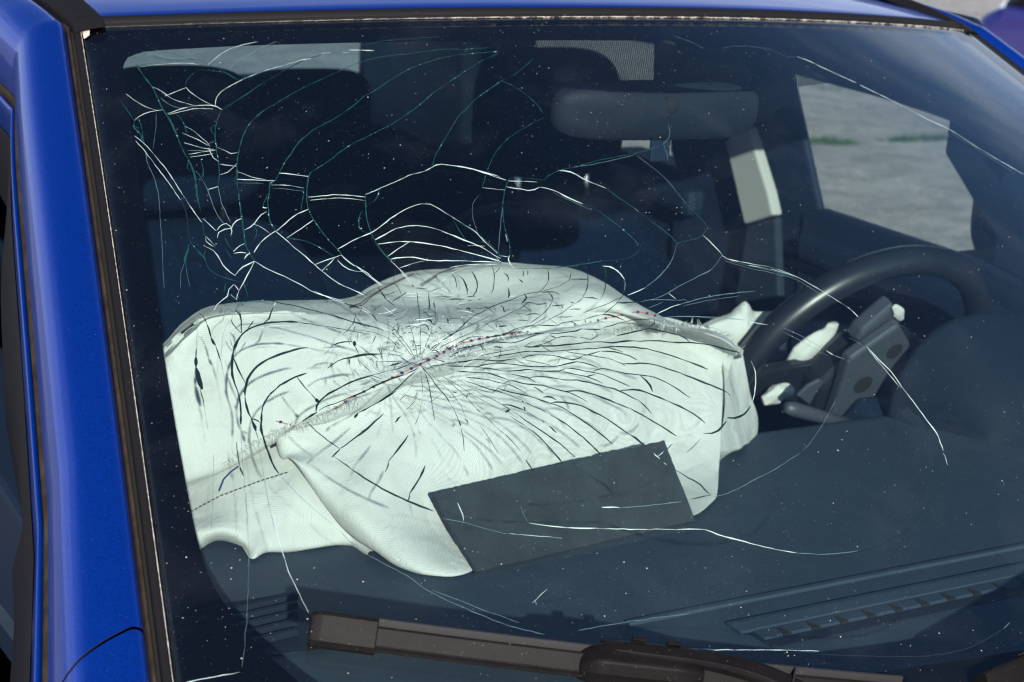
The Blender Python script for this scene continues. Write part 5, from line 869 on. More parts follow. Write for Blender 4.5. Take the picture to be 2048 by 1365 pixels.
b = N("ShaderNodeBump"); b.inputs['Strength'].default_value = .6; b.inputs['Distance'].default_value = .03; K(a2.outputs['Fac'], b.inputs['Height']); K(b.outputs['Normal'], p.inputs['Normal'])
GZ = -0.95
gg = np.stack(np.meshgrid(np.linspace(-300, 300, 61), np.linspace(-300, 300, 61)), -1)
ground = mesh("ground", np.concatenate([gg, np.full(gg.shape[:2]+(1,), GZ)], -1).reshape(-1, 3), grid_faces(61, 61), gm, kind="structure"); ground["label"] = "beige gravel lot around the car"
grassm = pmat("grass_blades", (.05, .10, .03), rough=.8, var=.3, vscale=3)
mb = MB()
for cx, cy_, n_, sp in ((6.17, 7.55, 130, .16), (6.28, 7.45, 90, .12), (6.78, 7.5, 130, .16), (7.03, 7.5, 110, .14), (5.6, 8.6, 40, .3), (8.3, 9.8, 60, .4), (4.8, 9.9, 50, .35)):
    for i in range(n_):
        x, y = cx+rng.normal(0, sp*.5), cy_+rng.normal(0, sp*.22); h = rng.uniform(.015, .05); a = rng.uniform(0, 6.28); l = rng.uniform(.01, .04); q = .006
        mb.add([(x-q*math.sin(a), y+q*math.cos(a), GZ), (x+q*math.sin(a), y-q*math.cos(a), GZ), (x+l*math.cos(a), y+l*math.sin(a), GZ+h)], [(0, 1, 2)])
go = mb.build("grass", grassm, kind="stuff"); go["label"] = "sparse green grass tufts on the gravel beyond the window"; go["category"] = "grass"
# ------------------------------------------------------------------ the car
car = empty("car"); car["label"] = "blue car with a shattered windshield and a deployed white airbag"; car["category"] = "car"
# windshield: closed shell, outer and inner face
nu, nv = 81, 61
uu, vv = np.meshgrid(np.linspace(-1, 1, nu), np.linspace(0, 1, nv))
GO = S(uu, vv); GI = GO-.0046*SN(uu, vv)
V = np.concatenate([GO.reshape(-1, 3), GI.reshape(-1, 3)]); no = nu*nv
Fc = grid_faces(nv, nu)+grid_faces(nv, nu, True, no); mi = [0]*((nv-1)*(nu-1))+[1]*((nv-1)*(nu-1))
rim = [j for j in range(nu)]+[i*nu+nu-1 for i in range(1, nv)]+[(nv-1)*nu+j for j in range(nu-2, -1, -1)]+[i*nu for i in range(nv-2, 0, -1)]
for a, b_ in zip(rim, rim[1:]+rim[:1]): Fc.append((b_, a, a+no, b_+no)); mi.append(2)
wedge = pmat("glass_edge", (.35, .38, .36), rough=.5)
ws = mesh("windshield", V, Fc, None, car, mats=[g_out, g_in, wedge], midx=mi)
ws["label"] = "cracked windshield glass with a spider web impact over the airbag"
# black enamel band (printed on the inner side)
lp = FRIT[:21]
right = [[.30, .048], [.60, .052], [.80, .075], [.905, .13], [.938, .22], [.945, .40], [.945, .6], [.938, .8], [.925, .90], [.895, .932]]
loop = lp+right+FRITTOP[::-1]
loop = np.array(loop); 
def outer_pt(q):
    c = np.array([0, .5]); d = q-c; k = min(1/max(abs(d[0]), 1e-6), .5/max(abs(d[1]), 1e-6)); return c+d*k
def close_resample(P, m):
    P = np.vstack([P, P[:1]]); d = np.r_[0, np.cumsum(np.linalg.norm(np.diff(P*[.6, .8], axis=0), axis=1))]; t = np.linspace(0, d[-1], m+1)[:-1]
    return np.stack([np.interp(t, d, P[:, k]) for k in (0, 1)], 1)
ang = lambda q: math.atan2((q[1]-.5)/.5, q[0])
li = close_resample(loop, 400); lo = np.array([outer_pt(q) for q in li])
rings = [li+(lo-li)*s for s in np.linspace(0, 1, 9)]
UVr = np.stack(rings); fv = S(UVr[..., 0], UVr[..., 1])-.0056*SN(UVr[..., 0], UVr[..., 1])
m_ = 400; fs = [(i*m_+j, i*m_+(j+1) % m_, (i+1)*m_+(j+1) % m_, (i+1)*m_+j) for i in range(8) for j in range(m_)]
fb = mesh("enamel_band", fv.reshape(-1, 3), fs, fritm, ws)
# dotted shade band behind the mirror
dp = np.array(DOTS); top = np.interp(np.linspace(dp[0, 0], dp[-1, 0], 90), [q[0] for q in FRITTOP], [q[1] for q in FRITTOP])
us = np.linspace(dp[0, 0], dp[-1, 0], 90)
# lower outline as function of u (last points turn back: use the lowest v at each u)
ext = np.linspace(dp[0, 0], .372, 110)
lowv = np.interp(ext, np.r_[dp[:11, 0], .36, .372], np.r_[dp[:11, 1], .868, .90]); topv = np.interp(ext, [q[0] for q in FRITTOP], [q[1] for q in FRITTOP])+.004
tt = np.linspace(0, 1, 14)[:, None]
Ud = np.broadcast_to(ext, (14, 110)); Vd = topv[None]*(1-tt)+lowv[None]*tt
dv = S(Ud, Vd)-.0058*SN(Ud, Vd)
mesh("dotted_band", dv.reshape(-1, 3), grid_faces(14, 110), dotm, ws, uvs=np.stack([dv[..., 0]+.0*Ud, Vd*.809], -1).reshape(-1, 2))
# cracks; parallel doubles are second-surface reflections drawn in as geometry ------------------------------------------------------------
def crack_geo(uvp, wpx, seed, kind):
    P = np.array(uvp); n = len(P)
    seg = np.linalg.norm(np.diff(S(P[:, 0], P[:, 1]), axis=0), axis=1).sum()
    m = int(max(4, min(60, seg/.0045)))
    Q = resample(np.c_[P, np.zeros(n)], m)[:, :2] if n > 2 else np.stack([np.interp(np.linspace(0, 1, m), [0, 1], P[:, k]) for k in (0, 1)], 1)
    r = np.random.default_rng(seed)
    jit = r.normal(0, .00022, (m, 2)); jit[0] = jit[-1] = 0; Q = Q+jit
    C = S(Q[:, 0], Q[:, 1]); Nn = SN(Q[:, 0], Q[:, 1]); T = nrm(np.gradient(C, axis=0)); B = np.cross(Nn, T)
    half = wpx*.5/2650*{'w': .54, 'd': .98 if wpx > 2 else .95, 'g': .72, 'f': .65}[kind]
    tt = np.linspace(0, 1, m); tap = np.minimum(1, np.minimum(tt, 1-tt)*seg/.0035+.45)
    wd = half*tap*(1+(.55 if kind in 'wg' else .30)*np.interp(tt*seg, np.arange(0, seg+.01, .004), r.normal(0, 1, len(np.arange(0, seg+.01, .004))).clip(-1.5, 1.5)))
    wd = np.maximum(wd, .00006)
    depth = np.minimum(.0009, wd*.8)[:, None]
    c0 = C-Nn*.0013
    sec = [c0+B*wd[:, None], c0+Nn*depth*.55, c0-B*wd[:, None], c0-Nn*depth*.9]
    v = np.stack(sec, 1).reshape(-1, 3)
    f = [(i*4+j, i*4+(j+1) % 4, i*4+4+(j+1) % 4, i*4+4+j) for i in range(m-1) for j in range(4)]+[(3, 2, 1, 0), (m*4-4, m*4-3, m*4-2, m*4-1)]
    return v, f, seg*wpx
items = []
for k, ln in enumerate(CRACKS_AND_REFLECTIONS.strip().splitlines()):
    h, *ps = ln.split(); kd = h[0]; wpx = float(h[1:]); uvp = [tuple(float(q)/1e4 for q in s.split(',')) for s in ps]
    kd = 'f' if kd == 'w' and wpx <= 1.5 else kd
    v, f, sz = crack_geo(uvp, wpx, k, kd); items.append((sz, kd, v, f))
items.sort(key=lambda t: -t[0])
for sz, kd, v, f in items[:290]: mesh("crack_and_reflection", v, f, crack_m[kd], ws, smooth=False)
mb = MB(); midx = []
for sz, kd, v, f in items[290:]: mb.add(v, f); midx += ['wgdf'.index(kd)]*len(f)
# finest splinters close to the impact point
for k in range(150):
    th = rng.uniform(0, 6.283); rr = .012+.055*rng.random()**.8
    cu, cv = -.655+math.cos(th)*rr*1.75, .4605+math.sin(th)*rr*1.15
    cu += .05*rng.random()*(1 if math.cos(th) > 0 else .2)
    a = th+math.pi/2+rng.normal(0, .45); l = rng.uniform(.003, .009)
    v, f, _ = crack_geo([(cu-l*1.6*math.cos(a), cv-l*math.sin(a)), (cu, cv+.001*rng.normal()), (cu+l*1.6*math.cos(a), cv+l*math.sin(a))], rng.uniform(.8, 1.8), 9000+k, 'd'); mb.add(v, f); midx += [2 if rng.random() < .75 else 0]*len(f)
fine = mesh("fine_crack_and_reflection", mb.v, mb.f, None, ws, smooth=False, kind="stuff", mats=[crack_m[q] for q in 'wgdf'], midx=midx)
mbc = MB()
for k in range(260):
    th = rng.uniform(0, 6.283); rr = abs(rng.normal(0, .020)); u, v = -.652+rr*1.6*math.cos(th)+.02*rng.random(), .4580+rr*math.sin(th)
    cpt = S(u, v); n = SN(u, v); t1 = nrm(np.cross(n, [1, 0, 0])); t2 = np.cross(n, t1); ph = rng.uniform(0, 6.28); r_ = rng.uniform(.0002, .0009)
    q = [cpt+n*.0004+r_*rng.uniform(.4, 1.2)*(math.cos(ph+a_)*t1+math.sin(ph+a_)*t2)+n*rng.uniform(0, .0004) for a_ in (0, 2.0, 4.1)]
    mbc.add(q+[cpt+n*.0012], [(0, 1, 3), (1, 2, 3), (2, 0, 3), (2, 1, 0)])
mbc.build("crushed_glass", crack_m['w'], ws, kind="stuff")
# grit lying on the glass
mb = MB()
for k in range(14000):
    u, v = rng.uniform(-.995, .9), rng.uniform(.02, .995)
    if k < 1500: v = v**1.5
    c = S(u, v); n = SN(u, v); t1 = nrm(np.cross(n, [1, 0, 0])); t2 = np.cross(n, t1)
    r_ = min(.0007, .00012*(1+rng.pareto(2.6))); ph = rng.uniform(0, 6.28)
    mb.add([c+n*.0003+r_*rng.uniform(.5, 1.3)*(math.cos(ph+q)*t1+math.sin(ph+q)*t2) for q in (0, 1.7, 3.3, 4.9)], [(0, 1, 2, 3)])
mb.build("grit_specks", dustm, ws, kind="stuff")
# ------------------------------------------------------------------ body around the glass
vp = np.linspace(-.30, 1, 66)
pathL = S(np.full(66, -1.), vp); nL = SN(np.full(66, -1.), vp)
rail = np.array([[-.552, .90, .410], [-.558, 1.05, .424], [-.566, 1.4, .434], [-.57, 1.9, .420], [-.55, 2.35, .370]])
rn = nrm(np.array([[-.42, -.22, 1], [-.5, -.12, 1], [-.5, -.03, 1], [-.5, .08, 1], [-.5, .2, 1]]))
path = np.vstack([pathL, rail]); pn = np.vstack([nL, rn])
tq = np.linspace(0, 1, 40)
ext_p = cr(np.vstack([pathL[-1:], rail]), tq)[1:]; ext_n = nrm(cr(np.vstack([nL[-1:], rn]), tq)[1:])
path = np.vstack([pathL, ext_p]); pn = np.vstack([nL, ext_n]); vpar = np.r_[vp, 1+np.arange(1, 40)*.03]
def gsm(A, w_=18):
    k_ = np.exp(-.5*(np.arange(-w_, w_+1)/(w_*.45))**2); k_ /= k_.sum()
    return np.stack([np.convolve(np.pad(A[:, q], w_, mode='edge'), k_, 'valid') for q in range(3)], 1)
bl_ = np.exp(-((np.arange(len(path))-66)/16.0)**2)[:, None]
pn = nrm(gsm(pn)*bl_+pn*(1-bl_))
pt = nrm(gsm(nrm(np.gradient(path, axis=0)))*bl_+nrm(np.gradient(path, axis=0))*(1-bl_)); pa = nrm(np.cross(pt, pn)); pa = np.where(pa[:, :1] > 0, -pa, pa); pn = nrm(np.cross(pa, pt)); pn = np.where(pn[:, 2:] < 0, -pn, pn)
def widen(v): return 1+np.clip(.34-v, 0, 1)*1.25
def side(section, i0=0, i1=None, dense=0, mirror=False, wide=True, vsplit=None, below=False):
    sec = np.array(section, float)
    if dense: sec = resample(np.c_[sec, np.zeros(len(sec))], dense)[:, :2]
    out = []
    for a, n in sec:
        if vsplit is None: ids = np.arange(i0, len(path) if i1 is None else i1).astype(float)
        else:
            vs_ = vsplit(a); k = np.interp(vs_, vpar, np.arange(len(path)))
            ids = np.linspace(0, k, 40) if below else np.r_[np.linspace(k, 65, 90), np.arange(66, len(path))]
        P = np.stack([np.interp(ids, np.arange(len(path)), path[:, q]) for q in range(3)], 1)
        A = np.stack([np.interp(ids, np.arange(len(path)), pa[:, q]) for q in range(3)], 1); Nn = np.stack([np.interp(ids, np.arange(len(path)), pn[:, q]) for q in range(3)], 1)
        vq = np.interp(ids, np.arange(len(path)), vpar)
        wf = widen(vq)[:, None] if wide else 1.0
        aa = a+np.maximum(a-.03, 0)*(wf-1); nn = n*np.where(n < 0, wf, 1.0) if wide else n
        out.append(P+A*aa+Nn*nn)
    G = np.stack(out, 1)
    if mirror: G = G*np.array([-1, 1, 1])
    return G
PIL = [(.0125, -.010), (.0135, -.002), (.0150, .0045), (.0185, .0080), (.0245, .0095), (.033, .0095), (.043, .0065), (.052, .000), (.0595, -.010), (.0645, -.023), (.0675, -.038), (.0690, -.052), (.0690, -.064)]
vsp = lambda a: .150-.62*max(0, a-.022)-.25*max(0, a-.05)
for mir in (False, True):
    def sg(name, sec, mat, **kw):
        G = side(sec, mirror=mir, **kw); return grid(name, G, mat, car, flip=mir)
    pl = grid("pillar", side(PIL, dense=44, mirror=mir, vsplit=lambda a: vsp(a)+.0008), paint, car, flip=mir)
    if not mir: pl["label"] = "glossy blue windshield pillar nearest the camera"
    grid("fender", side([(a, n-.0006) for a, n in PIL], dense=44, mirror=mir, vsplit=lambda a: vsp(a)-.0016, below=True), paint, car, flip=mir)
    sg("panel_gap", [(.0125, -.012), (.05, -.012), (.064, -.04), (.066, -.066)], gapm, i1=40)
    sg("glass_molding", [(.0004, -.006), (.0004, .0008), (.0012, .0016), (.0050, .0020), (.0064, .0005), (.0066, -.007)], trim, i0=6, i1=67, wide=False)
    sg("gap_liner", [(.0060, -.007), (.0130, -.007)], gapm, i0=0, wide=False)
    sg("rubber_seal", [(.0092, -.006), (.0094, -.0006), (.0104, .0008), (.0120, .0002), (.0128, -.005)], rubber, i0=0, i1=68, wide=False)
    sg("door_seal", [(.0680, -.060), (.0705, -.058), (.0728, -.062), (.0735, -.075)], rubber)
    sg("door_frame", [(.0735, -.070), (.0750, -.0655), (.0772, -.0665), (.0785, -.074), (.0800, -.086), (.084, -.11)], trim if mir else paint)
    sg("door_window_frame", [(.0832, -.100), (.086, -.104), (.092, -.13), (.105, -.18)] if not mir else [(.0832, -.095), (.086, -.100), (.088, -.108)], trim, i0=0)
    # roof ditch strip
    nP = 40; ii = np.arange(64, len(path)); P = path[ii]; A = pa[ii]; Nn = pn[ii]
    G = np.stack([P+A*a+Nn*n for a, n in ((-.024, -.010), (-.0225, .0005), (-.0205, .0022), (-.010, .0030), (.004, .0028), (.0065, .001), (.0075, -.008))], 1)
    if mir: G = G*np.array([-1, 1, 1])
    grid("roof_ditch_strip", G, trim, car, flip=mir)
# light line along the glass edge (old sealant)
mb = MB()
sealm = pmat("sealant_residue", (.60, .54, .46), rough=.9, var=.3, vscale=200)
e = S(np.full(300, -1.), np.linspace(.05, .995, 300))+SN(np.full(300, -1.), np.linspace(.05, .995, 300))*.0006
mb.tube(e+[.0004, 0, 0], rng.uniform(.00012, .0004, 300), 4)
ut = np.linspace(-.99, .99, 900); et = S(ut, np.full(900, .9955))+SN(ut, np.full(900, 1.))*.0004
et = S(ut, np.full(900, .9925))+SN(ut, np.full(900, .99))*.0003
lvl = np.interp(ut, [-1, -.7, -.35, 0, 1], [.0, .25, .8, 1, 1])
rad_t = np.clip((.45+.35*vnoise(ut*300, ut*170, 3)+.25*vnoise(ut*90, ut*40, 5))*lvl, .05, 1)*.00062
for a_ in range(0, 895, 45): mb.tube(et[a_:a_+46]+rng.normal(0, .00012, et[a_:a_+46].shape), rad_t[a_:a_+46], 5)
mb.add([S(-.998, .998)+[0, 0, .0012], S(-.985, .998)+[0, 0, .0012], S(-.988, .975)+[0, 0, .0012], S(-.997, .968)+[0, 0, .0012]], [(0, 1, 2, 3)])
mb.build("sealant_residue", sealm, car, kind="stuff")
# header rubber and roof skin
ur = np.linspace(-1, 1, 81)
def top_edge(dy, dz, sq=1.0): return S(ur*sq, np.ones(81))+np.array([0, dy, dz])
G = np.stack([top_edge(-.0008, -.004), top_edge(-.0002, .0012), top_edge(.003, .0045), top_edge(.007, .0058), top_edge(.0105, .0040), top_edge(.0125, -.002)])
grid("header_seal", G, trim, car)
def roof_row(d):
    hw = np.interp(d, [0, .2, .7, 1.2, 1.65], [.529, .534, .544, .545, .519])
    z = np.interp(d, [0, .05, .2, .5, .9, 1.3, 1.65], [0, .008, .022, .040, .042, .018, -.03])
    x = ur*hw; fr = top_edge(.0120, .0055)
    zz = fr[:, 2]+z-(.012*d)*ur**2
    y = np.interp(x, fr[:, 0], fr[:, 1]) + d*(1-.04*ur**2)
    return np.stack([x, y, zz], 1)
ds = np.r_[0, .002, .006, np.linspace(.02, 1.65, 40)]
RG = np.stack([roof_row(d) for d in ds]); RG[0, :, 2] -= .006; RG[1, :, 2] -= .0015
rf = grid("roof", RG, paint, car); rf["label"] = "blue roof panel above the windshield"
HG = RG[4:].copy(); HG[..., 2] -= .035
grid("headliner", HG, lightin, car, flip=True)
# cowl and hood ahead of the glass
ug = np.linspace(-1.05, 1.05, 61)
cb = S(ug, np.zeros(61))
cow = np.stack([cb+[0, .012, -.012], cb+[0, -.004, -.008], cb+[0, -.05, -.018], cb+[0, -.11, -.030], cb+[0, -.115, -.06]])
grid("cowl", cow, trim, car)
hd = np.stack([cb*[1.0, .9, 1]+[0, -d, -.012-.10*d-.20*d*d] for d in np.r_[.085, .09, np.linspace(.1, .95, 20)]]); hd[0, :, 2] -= .02
grid("hood", hd, paint, car)
# closing side skins below the pillars
for s_ in (-1, 1):
    mb = MB(); mb.prism([(-.95, -.20), (-.2, -.13), (.35, -.10), (.8, -.05), (2.35, -.02), (2.6, -.1), (2.6, -.72), (-.95, -.72)], 0, s_*.80, s_*.74)
    mb.build("body_side", paint, car, bevel=.01)
# ------------------------------------------------------------------ dashboard
xs = np.linspace(-.71, .71, 120); ysn = np.linspace(0, 1, 70)
def dash_z(x, y): return -.030-.010*np.clip((.16-y)/.16, 0, 1)-.02*np.clip((np.abs(x)-.55)/.2, 0, 1)**2
DG = []
for t_ in ysn:
    fy_ = .012+B0*(xs/W0)**2; yy = fy_+(.665-fy_)*t_; DG.append(np.stack([xs, yy, dash_z(xs, yy)], 1))
DG = np.stack(DG)
endr = DG[-1]
DG = np.concatenate([DG, [endr+[0, .010, -.002], endr+[0, .018, -.008], endr+[0, .022, -.02], endr+[0, .03, -.10], endr+[0, .05, -.32]]])
dash = grid("dashboard", DG, dashm, car); dash["label"] = "grey grained dashboard top behind the windshield"
# defroster: sunken dark strip, pale lip and teeth
mb = MB()
yv0, yv1 = .218, .232
dk = []
mb2 = MB(); mb2.box((.23, .232, -.0296), (.42, .026, .0006)); mb2.build("defroster_recess", dashd, dash, bevel=.0004)
mb2 = MB(); mb2.prism([(.238, -.0290), (.256, -.0285), (.2575, -.0265), (.252, -.0260), (.240, -.0275)], 0, -.197, .62); mb2.build("defroster_lip", dashm, dash)
mb2 = MB(); mb2.prism([(.221, -.0290), (.2365, -.0290), (.2365, -.0279), (.2235, -.0276)], 0, -.186, .62); mb2.build("defroster_rail", dashm, dash)
for k in range(24):
    x = -.168+k*.0298
    mb = MB(); mb.prism([(x, .2205), (x+.0085, .2205), (x+.0070, .2315), (x+.0035, .2330)], 2, -.0290, -.0271); mb.build("vent_slot", gapm, dash)
mb = MB(); mb.box((.21, .292, -.0285), (.48, .0035, .0018)); mb.build("dash_ridge", dashm, dash, bevel=.0012)
# side demister grille at the passenger corner
for k in range(5):
    mb = MB(); y = .375+k*.016; mb.box((-.555+.012*k*.6, y, -.0265), (.035, .0030, .003), [[math.cos(.12), -math.sin(.12), 0], [math.sin(.12), math.cos(.12), 0], [0, 0, 1]]); mb.build("grille_slat", dashd, dash, bevel=.001)
mb = MB(); mb.prism([(-.60, .36), (-.51, .345), (-.49, .36), (-.50, .455), (-.60, .46)], 2, -.0305, -.0285); mb.build("grille_frame", dashd, dash)
# instrument hood
hx, hw = .492, .150
HGd = []
for t_ in np.linspace(0, 1, 30):
    y = .525+.115*t_; top = .122*(t_**.55)
    a_ = np.linspace(-1, 1, 60); x = hx+hw*(.72+.28*t_)*np.sign(a_)*np.abs(a_)**.9
    z = -.032+top*np.clip(1-np.abs(a_)**3.2, 0, 1)**.55*(1-.16*np.exp(-((a_-.25)/.18)**2)*t_)
    HGd.append(np.stack([x, np.full(60, y)+.02*np.abs(a_)**2, z], 1))
HGd = np.stack(HGd); last = HGd[-1]
HGd = np.concatenate([HGd, [last+[0, .008, -.003], last+[0, .008, -.012], last*[1, 1, 0]+[0, -.05, -.04]]])
grid("instrument_hood", HGd, pmat("hood_plastic", (.006, .012, .024), rough=.7, spec=.2, bump=.4, bscale=600, bdist=.0006), car)
# ------------------------------------------------------------------ steering wheel
sw = empty("steering_wheel", car)
c = np.array([.372, .765, -.022]); tl_ = math.radians(25)
ex = np.array([1., 0, 0]); eu = np.array([0, -math.sin(tl_), math.cos(tl_)]); en = np.array([0, -math.cos(tl_), -math.sin(tl_)])  # en: towards the windshield
leather = pmat("wheel_leather", (.012, .015, .021), rough=.33, bump=.2, bscale=900, bdist=.0004)
th = np.linspace(0, 2*math.pi, 97)
ringp = [c+.185*(math.cos(a)*ex+math.sin(a)*eu) for a in th]
k = 16; vs_ = []; 
for i_, a in enumerate(th[:-1]):
    rad = math.cos(a)*ex+math.sin(a)*eu
    for j in range(k):
        b_ = 2*math.pi*j/k; vs_.append(ringp[i_]+.0165*(math.cos(b_)*rad+math.sin(b_)*en*1.1))
fs = [(i*k+j, ((i+1) % 96)*k+j, ((i+1) % 96)*k+(j+1) % k, i*k+(j+1) % k) for i in range(96) for j in range(k)]
mesh("rim", vs_, fs, leather, sw)
greyp = pmat("grey_plastic", (.045, .054, .068), rough=.5, bump=.2, bscale=600, bdist=.0004)
def wp(a, b_, d): return c+a*ex+b_*eu+d*en
def plate(name, poly, d0, d1, mat, par, bev=.003):
    n = len(poly); v = [wp(x, y, d0) for x, y in poly]+[wp(x, y, d1) for x, y in poly]
    m = MB(); m.add(v, [tuple(range(n))[::-1], tuple(range(n, 2*n))]+[(i, (i+1) % n, n+(i+1) % n, n+i) for i in range(n)]); return m.build(name, mat, par, bevel=bev)
plate("hub_core", [(-.085, .03), (-.06, -.075), (.06, -.075), (.085, .03), (.05, .085), (-.05, .085)], -.01, .034, leather, sw, .010)
plate("hub_cover", [(-.078, .089), (-.026, .134), (.008, .101), (.019, .047), (.011, .017), (-.018, -.002), (-.063, -.004)][::-1], .034, .050, greyp, sw, .004)
plate("hub_collar", [(-.062, .098), (-.061, .114), (-.031, .151), (-.003, .119), (-.030, .094)][::-1], .012, .034, greyp, sw, .005)
for s_ in (-1, 1): plate("spoke", [(s_*.06, .045), (s_*.178, .035), (s_*.178, .005), (s_*.062, -.02)], -.012, .002, leather, sw)
for s_ in (-1, 1): plate("lower_spoke", [(s_*.02, -.05), (s_*.045, -.05), (s_*.07, -.172), (s_*.04, -.178)], -.012, .002, leather, sw)
for hx_, hy, hr in ((-.014, .094, .0105), (-.038, .047, .0125)):
    m = MB(); m.tube([wp(hx_, hy, .0480), wp(hx_, hy, .0512)], [hr, hr], 20); m.build("screw_hole", gapm, sw)
plate("column_shroud", [(-.055, -.01), (-.045, -.075), (.045, -.075), (.055, -.01), (.04, .03), (-.04, .03)], .05, .15, trimin, sw, .008)
m = MB(); q0 = wp(-.050, .010, .08); q1 = wp(-.176, .057, .08); m.tube([q0, q0*.5+q1*.5, q0*.1+q1*.9, q1], [.0075, .0075, .0085, .006], 14); m.build("stalk_lever", greyp, sw, smooth=True)
plate("stalk_paddle", [(-.160, .066), (-.152, .079), (-.138, .087), (-.131, .083), (-.134, .069), (-.136, .050)], .070, .075, greyp, sw, .0015)
# driver's airbag, spent, hanging out of the wheel
da = empty("driver_airbag", car)
def lump(name, pts, rads, sq, seed):
    m = MB(); P = resample(pts, 40); R_ = resample(np.c_[rads, np.zeros((len(rads), 2))], 40)[:, 0]
    T = nrm(np.gradient(P, axis=0)); rr_ = np.random.default_rng(seed); v = []; kk = 28
    for i in range(40):
        a = nrm(np.cross(T[i], en)); b_ = nrm(np.cross(a, T[i]))
        for j in range(kk):
            q = 2*math.pi*j/kk; rad = R_[i]*(1+.10*math.sin(3*q+i*.12+seed)+.05*math.sin(5*q-i*.2)+.03*math.sin(i*.4+2*q))
            v.append(P[i]+a*rad*math.cos(q)+b_*rad*sq*math.sin(q))
    f = [(i*kk+j, i*kk+(j+1) % kk, (i+1)*kk+(j+1) % kk, (i+1)*kk+j) for i in range(39) for j in range(kk)]+[tuple(range(kk))[::-1], tuple(39*kk+j for j in range(kk))]
    return mesh(name, v, f, bagm, da)
lump("hanging_fold", [wp(-.092, .084, -.045), wp(-.112, .066, -.045), wp(-.140, .050, -.045), wp(-.172, .046, -.045), wp(-.200, .050, -.045), wp(-.235, .045, -.045)], [.010, .032, .052, .046, .030, .016], .35, 1)
lump("upper_fold", [wp(-.054, .086, -.015), wp(-.056, .070, -.015), wp(-.074, .048, -.015), wp(-.090, .015, -.015), wp(-.102, -.012, -.015)], [.008, .020, .016, .013, .006], .5, 2)
lump("loose_end", [wp(-.110, .018, .02), wp(-.125, .022, .02), wp(-.148, .010, .02)], [.006, .013, .007], .7, 3)
lump("torn_cover_edge", [wp(-.033, .150, .036), wp(-.022, .141, .036), wp(-.010, .129, .036)], [.003, .007, .003], .5, 4)
# ------------------------------------------------------------------ passenger airbag
def wrinkle(G, amp, seed, sx=1, sy=1):
    n_ = gnormals(G); r = np.random.default_rng(seed)
    P = G
    d = np.zeros(G.shape[:2])
    for k in range(26*sx*sx):
        th_ = r.uniform(0, math.pi); lam = r.uniform(.012, .06)/sx; ph = r.uniform(0, 6.28)
        cpt = G.reshape(-1, 3)[r.integers(0, G.shape[0]*G.shape[1])]; ext_ = r.uniform(.03, .10)
        u_ = (P[..., 0]-cpt[0])*math.cos(th_)+(P[..., 1]-cpt[1])*math.sin(th_); w_ = -(P[..., 0]-cpt[0])*math.sin(th_)+(P[..., 1]-cpt[1])*math.cos(th_)
        w_ = w_+.25*u_*math.sin(ph)+2.0*u_*u_*math.cos(ph)
        d += lam/.06*np.exp(-(u_/ext_)**2-(w_/(lam*.55))**2)*r.choice([-1, 1])*r.uniform(.4, 1)
    return G+n_*(amp*d)[..., None]
bt = loft(BAG_TOP, 260, 240); bt = wrinkle(bt, .0050, 11); bt = wrinkle(bt, .0018, 12, 2)
bag = grid("passenger_airbag", bt, bagm, car); bag["label"] = "deflated white passenger airbag spilled over the dashboard"
bl = wrinkle(wrinkle(loft(BAG_LOW, 220, 180), .0038, 22), .0016, 23, 2); grid("front_panel", bl, bagm, bag)
bf = wrinkle(loft(BAG_FLAP, 140, 100), .0040, 33); grid("hanging_flap", bf, bagm, bag)
bs = wrinkle(loft(BAG_SIDE, 60, 100), .0028, 44); grid("side_panel", bs, bagm, bag)
m = MB(); mn = MB(); ms_ = MB()
for pl_ in THREAD:
    P = np.array(pl_)
    if len(P) < 3: continue
    m.tube(P+[0, 0, .0012], .00055, 5)
    d = np.r_[0, np.cumsum(np.linalg.norm(np.diff(P, axis=0), axis=1))]
    for s_ in np.arange(.004, d[-1], .0095):
        q = np.array([np.interp(s_, d, P[:, k]) for k in range(3)])+[0, -.0003, .0014]; mn.box(q, (.0011, .0009, .0009))
for pl_ in NAVY:
    P = np.array(pl_)
    if len(P) > 3: mn.tube(P+[0, 0, .0012], .0008, 5)
m.build("red_seam_thread", threadr, bag, smooth=True); mn.build("navy_seam_knots", threadn, bag, kind="stuff")
for pl_ in STITCH:
    P = np.array(pl_); 
    if len(P) < 4: continue
    d = np.r_[0, np.cumsum(np.linalg.norm(np.diff(P, axis=0), axis=1))]; s_ = 0
    while s_ < d[-1]-.003:
        q = np.stack([np.interp([s_, s_+.0015, s_+.003], d, P[:, k]) for k in range(3)], 1)+[0, 0, .0012]
        ms_.tube(q, .0006, 4); s_ += .0042
ms_.build("seam_stitches", threadb, bag, kind="stuff")
m = MB()
for pl_ in FRINGE:
    P = np.array(pl_)
    for q in P:
        for k in range(4):
            b0 = q+rng.normal(0, .0012, 3); dr_ = np.array([rng.normal(0, .6), -.6+rng.normal(0, .4), -.25+rng.normal(0, .55)]); ln_ = rng.uniform(.003, .010)
            tip = b0+nrm(dr_)*ln_; sd = nrm(np.cross(dr_, [.3, .2, 1]))*.0007
            m.add([b0-sd, b0+sd, tip], [(0, 1, 2)])
m.build("frayed_fibres", bagm, bag, kind="stuff")
